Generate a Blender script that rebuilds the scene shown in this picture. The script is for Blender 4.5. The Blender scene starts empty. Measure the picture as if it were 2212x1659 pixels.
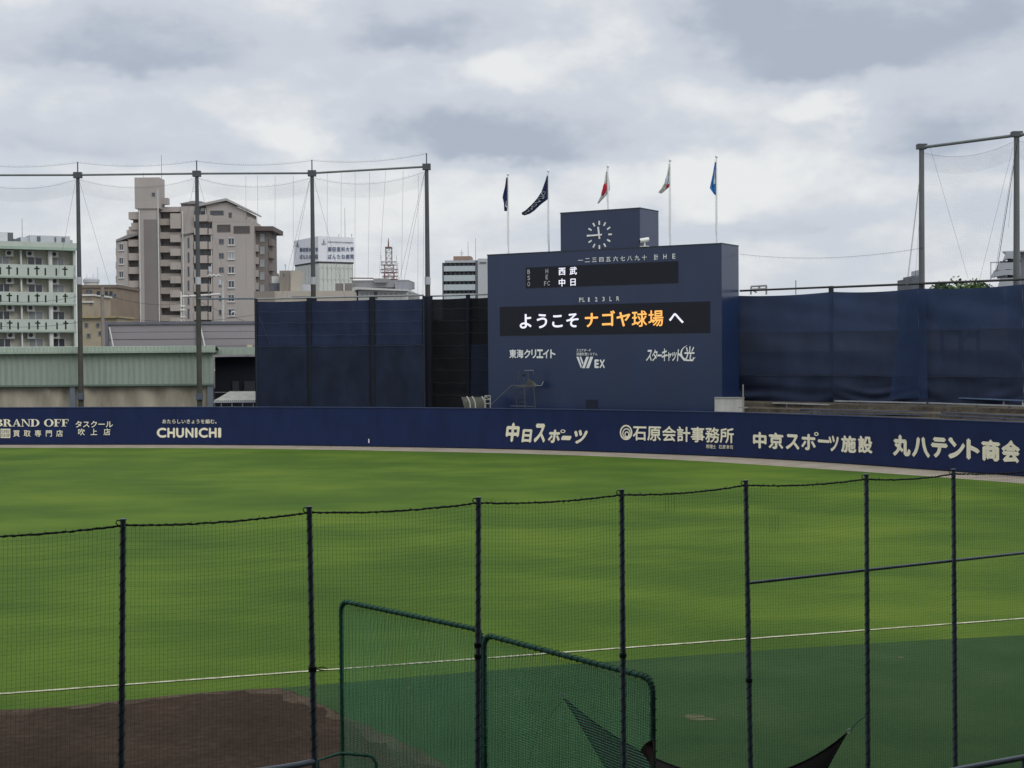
import bpy, math, random
from mathutils import Vector, Matrix
random.seed(7)
S = bpy.context.scene
COL = S.collection

# ------------------------------------------------------------------ camera
F = 3068.0                       # focal length in the photo's 2212-wide pixels
HC = 7.0                         # eye height in the stand
PITCH = math.atan(69.0 / F)
ROLL = 0.0078
_f = Vector((0, math.cos(PITCH), -math.sin(PITCH)))
_u0 = Vector((0, math.sin(PITCH), math.cos(PITCH)))
_r0 = Vector((1, 0, 0))
_r = _r0 * math.cos(ROLL) - _u0 * math.sin(ROLL)
_u = _u0 * math.cos(ROLL) + _r0 * math.sin(ROLL)
EYE = Vector((0, 0, HC))
cam = bpy.data.cameras.new('camera')
camo = bpy.data.objects.new('camera', cam)
COL.objects.link(camo)
camo.matrix_world = Matrix(((_r.x, _u.x, -_f.x, 0), (_r.y, _u.y, -_f.y, 0), (_r.z, _u.z, -_f.z, HC), (0, 0, 0, 1)))
cam.sensor_width = 36
cam.lens = 36 * F / 2212
cam.clip_start = 0.1
cam.clip_end = 8000
S.camera = camo

# ------------------------------------------------------------------ light
S.view_settings.view_transform = 'Standard'
S.view_settings.look = 'None'
S.view_settings.exposure = 0.0
S.view_settings.gamma = 1.0
SUN_DIR = Vector((0.50, -0.66, 0.78)).normalized()      # towards the sun, veiled by cloud
sun = bpy.data.lights.new('sun', 'SUN')
sun.energy = 1.35
sun.angle = math.radians(35)
sun.color = (1.0, 0.965, 0.91)
suno = bpy.data.objects.new('sun', sun)
COL.objects.link(suno)
suno.rotation_euler = SUN_DIR.to_track_quat('Z', 'Y').to_euler()

world = bpy.data.worlds.new("World")
S.world = world
world.use_nodes = True


def build_sky():
    nt = world.node_tree
    N, L = nt.nodes, nt.links
    N.clear()
    out = N.new('ShaderNodeOutputWorld')
    bg = N.new('ShaderNodeBackground')
    bg.inputs['Strength'].default_value = 0.1
    L.new(bg.outputs[0], out.inputs[0])
    sky = N.new('ShaderNodeTexSky')
    sky.sky_type = 'NISHITA'
    sky.sun_disc = False
    sky.sun_elevation = math.asin(SUN_DIR.z)
    sky.sun_rotation = math.atan2(SUN_DIR.x, SUN_DIR.y)

    def m(op, a, b=None, c=None):
        n = N.new('ShaderNodeMath')
        n.operation = op
        for i, v in enumerate((a, b, c)):
            if v is None:
                continue
            if isinstance(v, (int, float)):
                n.inputs[i].default_value = v
            else:
                L.new(v, n.inputs[i])
        return n.outputs[0]

    def vm(op, a, b=None):
        n = N.new('ShaderNodeVectorMath')
        n.operation = op
        for i, v in enumerate((a, b)):
            if v is None:
                continue
            if isinstance(v, (tuple, list)):
                n.inputs[i].default_value = v
            else:
                L.new(v, n.inputs[i])
        return n.outputs['Value'] if op == 'DOT_PRODUCT' else n.outputs['Vector']

    def noise(vec, scale, detail, rough=0.5):
        n = N.new('ShaderNodeTexNoise')
        n.inputs['Scale'].default_value = scale
        n.inputs['Detail'].default_value = detail
        n.inputs['Roughness'].default_value = rough
        L.new(vec, n.inputs['Vector'])
        return n

    tc = N.new('ShaderNodeTexCoord')
    sep = N.new('ShaderNodeSeparateXYZ')
    L.new(tc.outputs['Generated'], sep.inputs[0])
    az = m('ARCTAN2', sep.outputs[0], sep.outputs[1])
    el = m('ARCSINE', sep.outputs[2])
    st = vm('MULTIPLY', tc.outputs['Generated'], (1.0, 1.0, 1.7))
    w1 = noise(st, 9.0, 4.0, 0.55)
    w2 = noise(vm('ADD', st, (5.1, 2.3, 1.7)), 26.0, 3.0, 0.55)
    cmb = N.new('ShaderNodeCombineXYZ')
    L.new(az, cmb.inputs[0])
    L.new(el, cmb.inputs[1])
    wa = vm('MULTIPLY', vm('SUBTRACT', w1.outputs['Color'], (0.5, 0.5, 0.5)), (0.10, 0.035, 0))
    wb = vm('MULTIPLY', vm('SUBTRACT', w2.outputs['Color'], (0.5, 0.5, 0.5)), (0.05, 0.022, 0))
    pos = vm('ADD', vm('ADD', cmb.outputs[0], wa), wb)
    # cloud masses: azimuth, elevation, breadth, height above / below their middle (flat undersides); + grey, - bright
    blobs = [(260, 172, 330, 80, 26, .34), (330, 85, 180, 55, 40, .20), (900, 108, 190, 75, 34, .44), (1150, 328, 235, 75, 32, .52),
             (930, 305, 160, 50, 36, .28), (1780, 165, 220, 115, 32, .42), (2090, 110, 220, 110, 50, .42), (1620, 50, 160, 70, 60, .36),
             (2050, 345, 180, 115, 40, .44), (200, 338, 330, 62, 32, .28), (1620, 500, 230, 25, 18, .22), (1320, 525, 260, 24, 24, .12), (2150, 470, 160, 40, 40, .12),
             (1130, 172, 120, 55, 50, -.32), (1290, 110, 110, 60, 50, -.20), (1580, 388, 210, 50, 45, -.38), (1800, 258, 70, 40, 30, -.42),
             (610, 322, 130, 34, 30, -.44), (1480, 235, 130, 50, 40, -.14), (640, 60, 90, 50, 50, -.12), (60, 40, 110, 50, 50, -.14), (700, 470, 500, 60, 60, -.12), (1250, 445, 300, 50, 60, -.14)]
    tot = None
    sp = N.new('ShaderNodeSeparateXYZ')
    L.new(pos, sp.inputs[0])
    for (bu, bv, su, up, dn, amp) in blobs:
        dx = m('MULTIPLY', m('SUBTRACT', sp.outputs[0], math.atan((bu - 1106) / F)), F / su)
        dy = m('SUBTRACT', sp.outputs[1], (761 - bv) / F)
        dy = m('ADD', m('MULTIPLY', m('MAXIMUM', dy, 0.0), F / up), m('MULTIPLY', m('MINIMUM', dy, 0.0), F / dn))
        d2 = m('ADD', m('MULTIPLY', dx, dx), m('MULTIPLY', dy, dy))
        g = m('MULTIPLY', m('EXPONENT', m('MULTIPLY', d2, -1.0)), amp * (1.65 if amp > 0 else 0.95))
        tot = g if tot is None else m('ADD', tot, g)
    n3 = noise(vm('ADD', vm('MULTIPLY', st, (1, 1, 1.2)), (1.3, 7.7, 3.1)), 11.0, 6.0, 0.52)
    n4 = noise(vm('ADD', vm('MULTIPLY', st, (1, 1, 1.1)), (9.3, 1.7, 4.1)), 38.0, 5.0, 0.55)
    fb = m('MULTIPLY', m('SUBTRACT', n3.outputs['Fac'], 0.5), 0.80)
    fb2 = m('MULTIPLY', m('SUBTRACT', n4.outputs['Fac'], 0.5), 0.34)
    dark = m('ADD', m('ADD', m('ADD', tot, fb), fb2), 0.27)
    ramp = N.new('ShaderNodeValToRGB')
    ramp.color_ramp.interpolation = 'EASE'
    e = ramp.color_ramp.elements
    e[0].position, e[0].color = 0.0, (8.35, 8.45, 8.5, 1)
    e[1].position, e[1].color = 1.0, (4.2, 4.7, 5.6, 1)
    k = e.new(0.45)
    k.color = (6.1, 6.5, 7.2, 1)
    L.new(dark, ramp.inputs[0])
    # overcast skies are brighter overhead than at the horizon
    gain = m('ADD', 1.0, m('MULTIPLY', m('SMOOTH_MIN', m('MAXIMUM', m('SUBTRACT', el, 0.35), 0.0), 0.7, 0.1), 1.35))
    cloud = N.new('ShaderNodeVectorMath')
    cloud.operation = 'SCALE'
    L.new(ramp.outputs[0], cloud.inputs[0])
    L.new(gain, cloud.inputs['Scale'])
    mix = N.new('ShaderNodeMix')
    mix.data_type = 'RGBA'
    mix.inputs[0].default_value = 0.95
    L.new(sky.outputs[0], mix.inputs[6])
    L.new(cloud.outputs[0], mix.inputs[7])
    L.new(mix.outputs[2], bg.inputs[0])


build_sky()

# ------------------------------------------------------------------ geometry of the place
K = 2212 / 4080.0


def ray(u, v):
    return _f + _r * ((u - 1106) / F) - _u * ((v - 829.5) / F)


def at(u, v, y):
    d = ray(u, v)
    return EYE + d * (y / d.y)


def atz(u, v, z):
    d = ray(u, v)
    return EYE + d * ((z - HC) / d.z)


def crop(x0, y0, s):
    return lambda x, y: ((x0 + x * s) * K, (y0 + y * s) * K)


C1 = crop(0, 600, 1020 / 2212)
C2 = crop(900, 600, 1060 / 2198)
C3 = crop(1900, 600, 1100 / 2212)
C4 = crop(2900, 480, 1180 / 2212)
C5 = crop(0, 1180, 1020 / 2212)
C6 = crop(900, 1180, 1060 / 2212)
C7 = crop(1850, 1100, 1100 / 2212)
C8 = crop(2860, 1160, 1220 / 2212)
CG = crop(0, 900, 330 / 1095)          # green apartments
CB = crop(440, 680, 670 / 1793)        # brown apartments
CH = crop(1000, 900, 960 / 2212)       # hospital, tower, grey block
CN1 = crop(0, 1960, 1360 / 2051)
CN2 = crop(1200, 1900, 1440 / 2059)
CN3 = crop(2500, 1850, 1580 / 2166)

# ------------------------------------------------------------------ materials
MATS = {}


def mat(name, col, rough=0.7, var=0.12, scale=1.0, stretch=(1, 1, 1), spec=0.3, metal=0.0, bump=0.0, emit=0.0, thru=0.0):
    if name in MATS:
        return MATS[name]
    m = bpy.data.materials.new(name)
    m.use_nodes = True
    nt = m.node_tree
    N, L = nt.nodes, nt.links
    b = N['Principled BSDF']
    b.inputs['Roughness'].default_value = rough
    b.inputs['Specular IOR Level'].default_value = spec
    b.inputs['Metallic'].default_value = metal
    tc = N.new('ShaderNodeTexCoord')
    mp = N.new('ShaderNodeMapping')
    mp.inputs['Scale'].default_value = stretch
    L.new(tc.outputs['Object'], mp.inputs[0])
    n = N.new('ShaderNodeTexNoise')
    n.inputs['Scale'].default_value = scale
    n.inputs['Detail'].default_value = 6
    n.inputs['Roughness'].default_value = 0.6
    L.new(mp.outputs[0], n.inputs['Vector'])
    r = N.new('ShaderNodeValToRGB')
    r.color_ramp.elements[0].position = 0.3
    r.color_ramp.elements[1].position = 0.7
    r.color_ramp.elements[0].color = (*[c * (1 - var) for c in col], 1)
    r.color_ramp.elements[1].color = (*[min(1, c * (1 + var)) for c in col], 1)
    L.new(n.outputs['Fac'], r.inputs[0])
    L.new(r.outputs[0], b.inputs['Base Color'])
    if bump:
        bp = N.new('ShaderNodeBump')
        bp.inputs['Strength'].default_value = bump
        bp.inputs['Distance'].default_value = 0.02
        L.new(n.outputs['Fac'], bp.inputs['Height'])
        L.new(bp.outputs[0], b.inputs['Normal'])
    if emit:
        b.inputs['Emission Color'].default_value = (*col, 1)
        b.inputs['Emission Strength'].default_value = emit
    if thru:                                  # open weave: part of the light passes straight through
        mx, tr_ = N.new('ShaderNodeMixShader'), N.new('ShaderNodeBsdfTransparent')
        mx.inputs[0].default_value = thru
        L.new(b.outputs[0], mx.inputs[1])
        L.new(tr_.outputs[0], mx.inputs[2])
        L.new(mx.outputs[0], N['Material Output'].inputs[0])
    MATS[name] = m
    return m


def grass_mat(name, dark, mid, light, yellow):
    m = bpy.data.materials.new(name)
    m.use_nodes = True
    nt = m.node_tree
    N, L = nt.nodes, nt.links
    b = N['Principled BSDF']
    b.inputs['Roughness'].default_value = 0.9
    b.inputs['Specular IOR Level'].default_value = 0.1
    tc = N.new('ShaderNodeTexCoord')

    def noise(scale, detail, rough, stretch):
        mp = N.new('ShaderNodeMapping')
        mp.inputs['Scale'].default_value = stretch
        L.new(tc.outputs['Object'], mp.inputs[0])
        n = N.new('ShaderNodeTexNoise')
        n.inputs['Scale'].default_value = scale
        n.inputs['Detail'].default_value = detail
        n.inputs['Roughness'].default_value = rough
        L.new(mp.outputs[0], n.inputs['Vector'])
        return n.outputs['Fac']

    def mth(op, a, k):
        n = N.new('ShaderNodeMath')
        n.operation = op
        for i, v in enumerate((a, k)):
            if isinstance(v, (int, float)):
                n.inputs[i].default_value = v
            else:
                L.new(v, n.inputs[i])
        return n.outputs[0]
    big = noise(0.11, 3, 0.5, (1, 1.25, 1))
    med = noise(0.55, 4, 0.55, (0.7, 1.4, 1))
    fin = noise(9.0, 5, 0.75, (1, 1, 1))
    v = mth('ADD', mth('ADD', mth('MULTIPLY', big, 1.15), mth('MULTIPLY', med, 0.34)), mth('MULTIPLY', fin, 0.62))
    v = mth('SUBTRACT', v, 0.545)
    r = N.new('ShaderNodeValToRGB')
    e = r.color_ramp.elements
    e[0].position, e[0].color = 0.22, (*dark, 1)
    e[1].position, e[1].color = 0.80, (*yellow, 1)
    x = e.new(0.46)
    x.color = (*mid, 1)
    x = e.new(0.62)
    x.color = (*light, 1)
    L.new(v, r.inputs[0])
    L.new(r.outputs[0], b.inputs['Base Color'])
    bp = N.new('ShaderNodeBump')
    bp.inputs['Strength'].default_value = 0.6
    bp.inputs['Distance'].default_value = 0.03
    L.new(fin, bp.inputs['Height'])
    L.new(bp.outputs[0], b.inputs['Normal'])
    return m


def mottled(name, stops, big=0.4, fine=8.0, rough=0.95):
    """ground with broad patches and fine grain; stops = [(pos, colour)...]"""
    m = bpy.data.materials.new(name)
    m.use_nodes = True
    nt = m.node_tree
    N, L = nt.nodes, nt.links
    b = N['Principled BSDF']
    b.inputs['Roughness'].default_value = rough
    b.inputs['Specular IOR Level'].default_value = 0.1
    tc = N.new('ShaderNodeTexCoord')
    ns = []
    for s in (big, fine):
        n = N.new('ShaderNodeTexNoise')
        n.inputs['Scale'].default_value = s
        n.inputs['Detail'].default_value = 6
        n.inputs['Roughness'].default_value = 0.65
        L.new(tc.outputs['Object'], n.inputs['Vector'])
        ns.append(n.outputs['Fac'])
    mx = N.new('ShaderNodeMath')
    mx.operation = 'MULTIPLY_ADD'
    mx.inputs[1].default_value = 0.5
    L.new(ns[1], mx.inputs[0])
    hm = N.new('ShaderNodeMath')
    hm.operation = 'MULTIPLY'
    hm.inputs[1].default_value = 0.5
    L.new(ns[0], hm.inputs[0])
    L.new(hm.outputs[0], mx.inputs[2])
    r = N.new('ShaderNodeValToRGB')
    e = r.color_ramp.elements
    e[0].position, e[0].color = stops[0][0], (*stops[0][1], 1)
    e[1].position, e[1].color = stops[-1][0], (*stops[-1][1], 1)
    for p, c in stops[1:-1]:
        x = e.new(p)
        x.color = (*c, 1)
    L.new(mx.outputs[0], r.inputs[0])
    L.new(r.outputs[0], b.inputs['Base Color'])
    bp = N.new('ShaderNodeBump')
    bp.inputs['Strength'].default_value = 0.5
    bp.inputs['Distance'].default_value = 0.03
    L.new(ns[1], bp.inputs['Height'])
    L.new(bp.outputs[0], b.inputs['Normal'])
    return m


GLASS = mat('window_glass', (.045, .055, .07), .12, .25, .6, spec=.6)
GLASS_PALE = mat('window_glass_curtained', (.28, .30, .31), .2, .2, .6, spec=.6)
FRAME_W = mat('pale_window_frame', (.55, .55, .54), .5, .06)
FRAME_G = mat('grey_window_frame', (.22, .22, .22), .5, .06)
DARK = mat('dark_recess', (.05, .052, .06), .9, .2)
STEEL = mat('galvanised_steel', (.20, .21, .215), .5, .15, 2, spec=.4)
POLE_G = mat('grey_painted_pole', (.068, .075, .085), .55, .15, 1.5)
POLE_B = mat('weathered_olive_pole', (.055, .054, .047), .65, .2, 1.5)
WHITE = mat('white_paint', (.72, .72, .70), .5, .06)
CREAM = mat('cream_lettering', (.78, .74, .58), .6, .06, 3)
SIGNW = mat('white_lettering', (.80, .81, .82), .55, .05, 3)
ROPE = mat('dark_rope', (.035, .04, .045), .9, .25, 30)
WIRE = mat('grey_wire', (.16, .165, .17), .6, .1)
BLACK = mat('black_cord', (.012, .013, .014), .8, .2, 20)
BLUEGREY = mat('blue_grey_pipe', (.105, .132, .170), .45, .18, 6, spec=.4)


# ------------------------------------------------------------------ mesh helpers
def mworld(o):
    m = Matrix.Identity(4)
    while o is not None:
        m = o.matrix_basis @ m
        o = o.parent
    return m


class MB:
    def __init__(self, root=None):
        self.v, self.f = [], []
        self.xf = mworld(root) if root is not None else Matrix.Identity(4)

    def add(self, vs, fs):
        b = len(self.v)
        self.v += [self.xf @ Vector(p) for p in vs]
        self.f += [tuple(i + b for i in f) for f in fs]
        return self

    def box(self, x0, x1, y0, y1, z0, z1):
        x0, x1 = sorted((x0, x1))
        y0, y1 = sorted((y0, y1))
        z0, z1 = sorted((z0, z1))
        return self.add([(x0, y0, z0), (x1, y0, z0), (x1, y1, z0), (x0, y1, z0), (x0, y0, z1), (x1, y0, z1), (x1, y1, z1), (x0, y1, z1)],
                        [(0, 3, 2, 1), (4, 5, 6, 7), (0, 1, 5, 4), (1, 2, 6, 5), (2, 3, 7, 6), (3, 0, 4, 7)])

    def prism(self, poly, y0, y1):
        """polygon in (x, z) extruded along y"""
        n = len(poly)
        vs = [(x, y0, z) for x, z in poly] + [(x, y1, z) for x, z in poly]
        fs = [tuple(range(n)), tuple(range(2 * n - 1, n - 1, -1))]
        fs += [(i, i + n, (i + 1) % n + n, (i + 1) % n) for i in range(n)]
        return self.add(vs, fs)

    def slab(self, poly, z0, z1):
        """polygon in (x, y) extruded along z"""
        n = len(poly)
        vs = [(x, y, z0) for x, y in poly] + [(x, y, z1) for x, y in poly]
        fs = [tuple(range(n - 1, -1, -1)), tuple(range(n, 2 * n))]
        fs += [(i, (i + 1) % n, (i + 1) % n + n, i + n) for i in range(n)]
        return self.add(vs, fs)

    def tube(self, pts, r, n=8, cap=True):
        pts = [Vector(p) for p in pts]
        k = len(pts)
        rr = list(r) if isinstance(r, (list, tuple)) else [r] * k
        vs, fs = [], []
        prev = None
        for i, p in enumerate(pts):
            t = (pts[min(i + 1, k - 1)] - pts[max(i - 1, 0)]).normalized()
            if prev is None:
                a = Vector((0, 0, 1)) if abs(t.z) < 0.9 else Vector((1, 0, 0))
                e1 = t.cross(a).normalized()
            else:
                e1 = (prev - t * prev.dot(t)).normalized()
            prev = e1
            e2 = t.cross(e1)
            for j in range(n):
                a = 2 * math.pi * j / n
                vs.append(p + (e1 * math.cos(a) + e2 * math.sin(a)) * rr[i])
        for i in range(k - 1):
            for j in range(n):
                fs.append((i * n + j, i * n + (j + 1) % n, (i + 1) * n + (j + 1) % n, (i + 1) * n + j))
        if cap:
            for ring_, rev in ((0, True), (k - 1, False)):      # caps get their own vertices so the sides shade round
                b0 = len(vs)
                vs += vs[ring_ * n:ring_ * n + n]
                fs.append(tuple(range(b0 + n - 1, b0 - 1, -1)) if rev else tuple(range(b0, b0 + n)))
        return self.add(vs, fs)

    def grid(self, P, close=False):
        h, w = len(P), len(P[0])
        fs = [(i * w + j, i * w + j + 1, (i + 1) * w + j + 1, (i + 1) * w + j) for i in range(h - 1) for j in range(w - 1)]
        return self.add([p for row in P for p in row], fs)

    def build(self, name, material, parent=None, smooth=False):
        if parent is None:
            xs = [p.x for p in self.v]
            ys = [p.y for p in self.v]
            zs = [p.z for p in self.v]
            org = Vector(((min(xs) + max(xs)) / 2, (min(ys) + max(ys)) / 2, min(zs)))
            vs = [p - org for p in self.v]
        else:
            inv = mworld(parent).inverted()
            vs = [inv @ p for p in self.v]
        me = bpy.data.meshes.new(name)
        me.from_pydata(vs, [], self.f)
        me.materials.append(material)
        if smooth:
            me.polygons.foreach_set('use_smooth', [len(f) <= 4 for f in self.f])
        me.update()
        o = bpy.data.objects.new(name, me)
        COL.objects.link(o)
        if parent is None:
            o.location = org
        else:
            o.parent = parent
        return o


def tag(o, label=None, cat=None, group=None, kind=None):
    for k, v in (('label', label), ('category', cat), ('group', group), ('kind', kind)):
        if v:
            o[k] = v
    return o


def thing(name, label, cat, loc=(0, 0, 0), rz=0.0, group=None):
    o = bpy.data.objects.new(name, None)
    o.empty_display_size = 0.3
    COL.objects.link(o)
    o.location = loc
    o.rotation_euler = (0, 0, rz)
    return tag(o, label, cat, group)


def local(root, u, v, y=0.0):
    """where the sight line through a photo pixel meets the thing's own plane at depth y -> (x, z) in its frame"""
    inv = mworld(root).inverted()
    o = inv @ EYE
    d = inv.to_3x3() @ ray(u, v)
    t = (y - o.y) / d.y
    p = o + d * t
    return p.x, p.z


def rect(root, C, x0, y0, x1, y1, y=0.0):
    xm, ym = (x0 + x1) / 2, (y0 + y1) / 2
    a = local(root, *C(x0, ym), y)[0]
    b = local(root, *C(x1, ym), y)[0]
    c = local(root, *C(xm, y0), y)[1]
    d = local(root, *C(xm, y1), y)[1]
    return a, b, d, c           # x0, x1, z0, z1


WIN = {}


def window(root, x0, x1, z0, z1, y=0.0, frame=FRAME_W, glass=GLASS, sill=True, mull=True):
    """framed window proud of the facade: part window > pane"""
    w, h = round(x1 - x0, 1), round(z1 - z0, 1)
    key = (w, h, frame.name, glass.name, sill, mull)
    if key not in WIN:
        t = max(0.05, min(w, h) * 0.07)
        f = MB().box(-w / 2, w / 2, -.09, 0, h / 2 - t, h / 2).box(-w / 2, w / 2, -.09, 0, -h / 2, -h / 2 + t)
        f.box(-w / 2, -w / 2 + t, -.09, 0, -h / 2 + t, h / 2 - t).box(w / 2 - t, w / 2, -.09, 0, -h / 2 + t, h / 2 - t)
        if mull:
            f.box(-t / 2, t / 2, -.07, 0, -h / 2 + t, h / 2 - t)
        if sill:
            f.box(-w / 2 - .12, w / 2 + .12, -.22, 0, -h / 2 - .16, -h / 2 - .003)
            f.box(-w / 2 - .08, w / 2 + .08, -.16, 0, h / 2 + .003, h / 2 + .10)
        me1 = bpy.data.meshes.new('window')
        me1.from_pydata(f.v, [], f.f)
        me1.materials.append(frame)
        g = MB().box(-w / 2 + t, w / 2 - t, -.03, -.004, -h / 2 + t, h / 2 - t)
        me2 = bpy.data.meshes.new('pane')
        me2.from_pydata(g.v, [], g.f)
        me2.materials.append(glass)
        WIN[key] = (me1, me2)
    a = bpy.data.objects.new('window', WIN[key][0])
    b = bpy.data.objects.new('pane', WIN[key][1])
    COL.objects.link(a)
    COL.objects.link(b)
    a.parent = root
    a.location = ((x0 + x1) / 2, y, (z0 + z1) / 2)
    b.parent = a
    return a


# ------------------------------------------------------------------ lettering
GLYPH = {}


def glyphs(body, bold=0.0):
    key = (body, bold)
    if key not in GLYPH:
        cu = bpy.data.curves.new('lettering', 'FONT')
        cu.body = body
        cu.size = 1.0
        cu.offset = bold
        cu.resolution_u = 4
        o = bpy.data.objects.new('lettering', cu)
        COL.objects.link(o)
        bpy.context.view_layer.update()
        me = bpy.data.meshes.new_from_object(o.evaluated_get(bpy.context.evaluated_depsgraph_get()))
        vs = [(v.co.x, v.co.y) for v in me.vertices]
        fs = [tuple(p.vertices) for p in me.polygons]
        bpy.data.objects.remove(o)
        bpy.data.curves.remove(cu)
        bpy.data.meshes.remove(me)
        GLYPH[key] = (vs, fs)
    return GLYPH[key]


def put_text(mb, body, C, quad, surf, bold=0.0, em=False, lean=0.0):
    """quad: four corners (tl, tr, br, bl) in crop pixels the glyphs' ink fills; em=True: the em square fills it instead"""
    vs, fs = glyphs(body)
    if em:
        x0, x1, y0, y1 = 0.0, float(len(body)), -0.12, 0.88
    else:
        x0, x1 = min(p[0] for p in vs) - bold, max(p[0] for p in vs) + bold
        y0, y1 = min(p[1] for p in vs) - bold, max(p[1] for p in vs) + bold
    tl, tr, br, bl = quad
    # heavier strokes: the cut-out letter is built up of shifted layers, each a few mm above the last
    shifts = [(0, 0)] if bold <= 0 else [(0, 0), (bold, 0), (-bold, 0), (0, bold), (0, -bold)]
    for k, (dx, dy) in enumerate(shifts):
        out = []
        for x, y in vs:
            s, t = (x + dx - x0) / (x1 - x0), (y + dy - y0) / (y1 - y0)
            s += lean * (t - 0.5)
            tx, ty = tl[0] + (tr[0] - tl[0]) * s, tl[1] + (tr[1] - tl[1]) * s
            bx, by = bl[0] + (br[0] - bl[0]) * s, bl[1] + (br[1] - bl[1]) * s
            out.append(surf(*C(bx + (tx - bx) * t, by + (ty - by) * t), .004 * k))
        mb.add(out, fs)
    return mb


def put_poly(mb, pts, C, surf):
    mb.add([surf(*C(x, y)) for x, y in pts], [tuple(range(len(pts)))])
    return mb


def box4(x0, y0, x1, y1, slope=0.0):
    d = slope * (x1 - x0) / 2
    return [(x0, y0 - d), (x1, y0 + d), (x1, y1 + d), (x0, y1 - d)]


# ------------------------------------------------------------------ ground
def sheet(name, pts, z, material, cuts=0):
    n = len(pts)
    o = MB().add([(p[0], p[1], z) for p in pts], [tuple(range(n))]).build(name, material)
    return tag(o, kind='structure')


def lerp_tab(tab, x):
    if x <= tab[0][0]:
        (a, b), (c, d) = tab[0], tab[1]
    elif x >= tab[-1][0]:
        (a, b), (c, d) = tab[-2], tab[-1]
    else:
        for i in range(len(tab) - 1):
            if tab[i][0] <= x <= tab[i + 1][0]:
                (a, b), (c, d) = tab[i], tab[i + 1]
                break
    return b + (d - b) * (x - a) / (c - a)


def smooth_tab(tab, x):
    """Catmull-Rom through the table, straight beyond its ends"""
    if x <= tab[0][0] or x >= tab[-1][0]:
        return lerp_tab(tab, x)
    for i in range(len(tab) - 1):
        if tab[i][0] <= x <= tab[i + 1][0]:
            break
    p1, p2 = tab[i], tab[i + 1]
    p0 = tab[i - 1] if i else (2 * p1[0] - p2[0], 2 * p1[1] - p2[1])
    p3 = tab[i + 2] if i + 2 < len(tab) else (2 * p2[0] - p1[0], 2 * p2[1] - p1[1])
    h = p2[0] - p1[0]
    t = (x - p1[0]) / h
    m1 = (p2[1] - p0[1]) / (p2[0] - p0[0]) * h
    m2 = (p3[1] - p1[1]) / (p3[0] - p1[0]) * h
    return ((2 * t**3 - 3 * t**2 + 1) * p1[1] + (t**3 - 2 * t**2 + t) * m1 + (-2 * t**3 + 3 * t**2) * p2[1] + (t**3 - t**2) * m2)


WALL_H = 2.965
base_tab = [(-200, 961.5), (0, 961), (553, 962.2), (1063, 970), (1330, 978.0), (1600, 988.8), (1850, 1004), (2059, 1019.2), (2212, 1030), (2450, 1050)]
wall_r = []                                     # (x/y ratio, y) along the wall's foot
for uu in range(-200, 2451, 25):
    g = atz(uu, smooth_tab(base_tab, uu), 0)
    wall_r.append((g.x / g.y, g.y))


def wall_pt(u, v, off=0.0):
    d = ray(u, v)
    y = lerp_tab(wall_r, d.x / d.y) - off
    return EYE + d * (y / d.y)


def fringe(pts, amp, step=0.25):
    out = []
    for a, b in zip(pts, pts[1:]):
        n = max(1, int((b - a).length / step))
        nrm = Vector((-(b - a).y, (b - a).x, 0)).normalized()
        for i in range(n):
            out.append(a + (b - a) * (i / n) + nrm * random.uniform(-amp, amp))
    return out + [pts[-1]]


GRASS = grass_mat('mown_grass', (.038, .078, .0100), (.055, .104, .0125), (.076, .129, .0145), (.098, .148, .017))
DIRT = mottled('infield_dirt', [(.36, (.0225, .0140, .0092)), (.50, (.0365, .0230, .0150)), (.64, (.060, .039, .026))], .35, 5.0)
TURF = mottled('worn_artificial_turf', [(.36, (.021, .051, .0165)), (.50, (.0290, .064, .0205)), (.60, (.037, .073, .025)), (.68, (.052, .080, .031))], .5, 14.0)
TRACK = mottled('warning_track_grit', [(.36, (.19, .168, .135)), (.5, (.26, .228, .185)), (.64, (.33, .29, .24))], .6, 9.0)
CHALK = mottled('chalk_line', [(.38, (.16, .20, .08)), (.47, (.42, .41, .28)), (.62, (.58, .56, .44))], 2.5, 12.0)
EARTH = mottled('town_ground', [(.36, (.09, .088, .085)), (.5, (.13, .125, .12)), (.64, (.17, .165, .16))], .05, 1.0)

sheet('ground', [(-4000, -300), (4000, -300), (4000, 6000), (-4000, 6000)], -0.02, EARTH)
track_tab = [(-200, 967.6), (0, 967.3), (300, 967.8), (553, 969.3), (1063, 978.6), (1330, 987.2), (1551, 998.6), (1886, 1020.7), (2059, 1033), (2212, 1045), (2450, 1066)]
inner = [atz(uu, smooth_tab(track_tab, uu), 0) for uu in range(-200, 2451, 25)]
foot = [Vector((q * y, y, 0)) for q, y in wall_r]
sheet('outfield_grass', [(-34, 4)] + [(p.x, p.y) for p in fringe(inner, .07, .4)] + [(46, 4)], 0.0, GRASS)
sheet('warning_track', [(p.x, p.y) for p in inner] + [(p.x * 1.004, p.y * 1.004) for p in reversed(foot)], 0.004, TRACK)
# infield dirt, artificial turf strip, foul line
dirt_px = [(-40, 1537), (60, 1532), (140, 1527), (273, 1514), (400, 1501), (500, 1493), (565, 1488.5), (600, 1487), (630, 1495), (665, 1509), (730, 1543), (802, 1573), (878, 1609), (924, 1633), (975, 1664), (1040, 1712)]
dp = [atz(u, v, 0) for u, v in dirt_px]
turf_px = [(600, 1487), (760, 1474), (1000, 1453.5), (1355, 1426), (1700, 1402), (1950, 1386), (2212, 1372.5), (2300, 1368)]
tp = [atz(u, v, 0) for u, v in turf_px]
sheet('artificial_turf', [(-2, 5)] + [(p.x, p.y) for p in dp[7:]][::-1] + [(p.x, p.y) for p in tp[1:]] + [(60, 60), (60, 5)], 0.006, TURF)


dpf = fringe(dp, 0.05)
sheet('infield_dirt', [(-40, 5)] + [(p.x, p.y) for p in dpf] + [(dp[-1].x - .3, 15), (-2, 5)], 0.010, DIRT)
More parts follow.
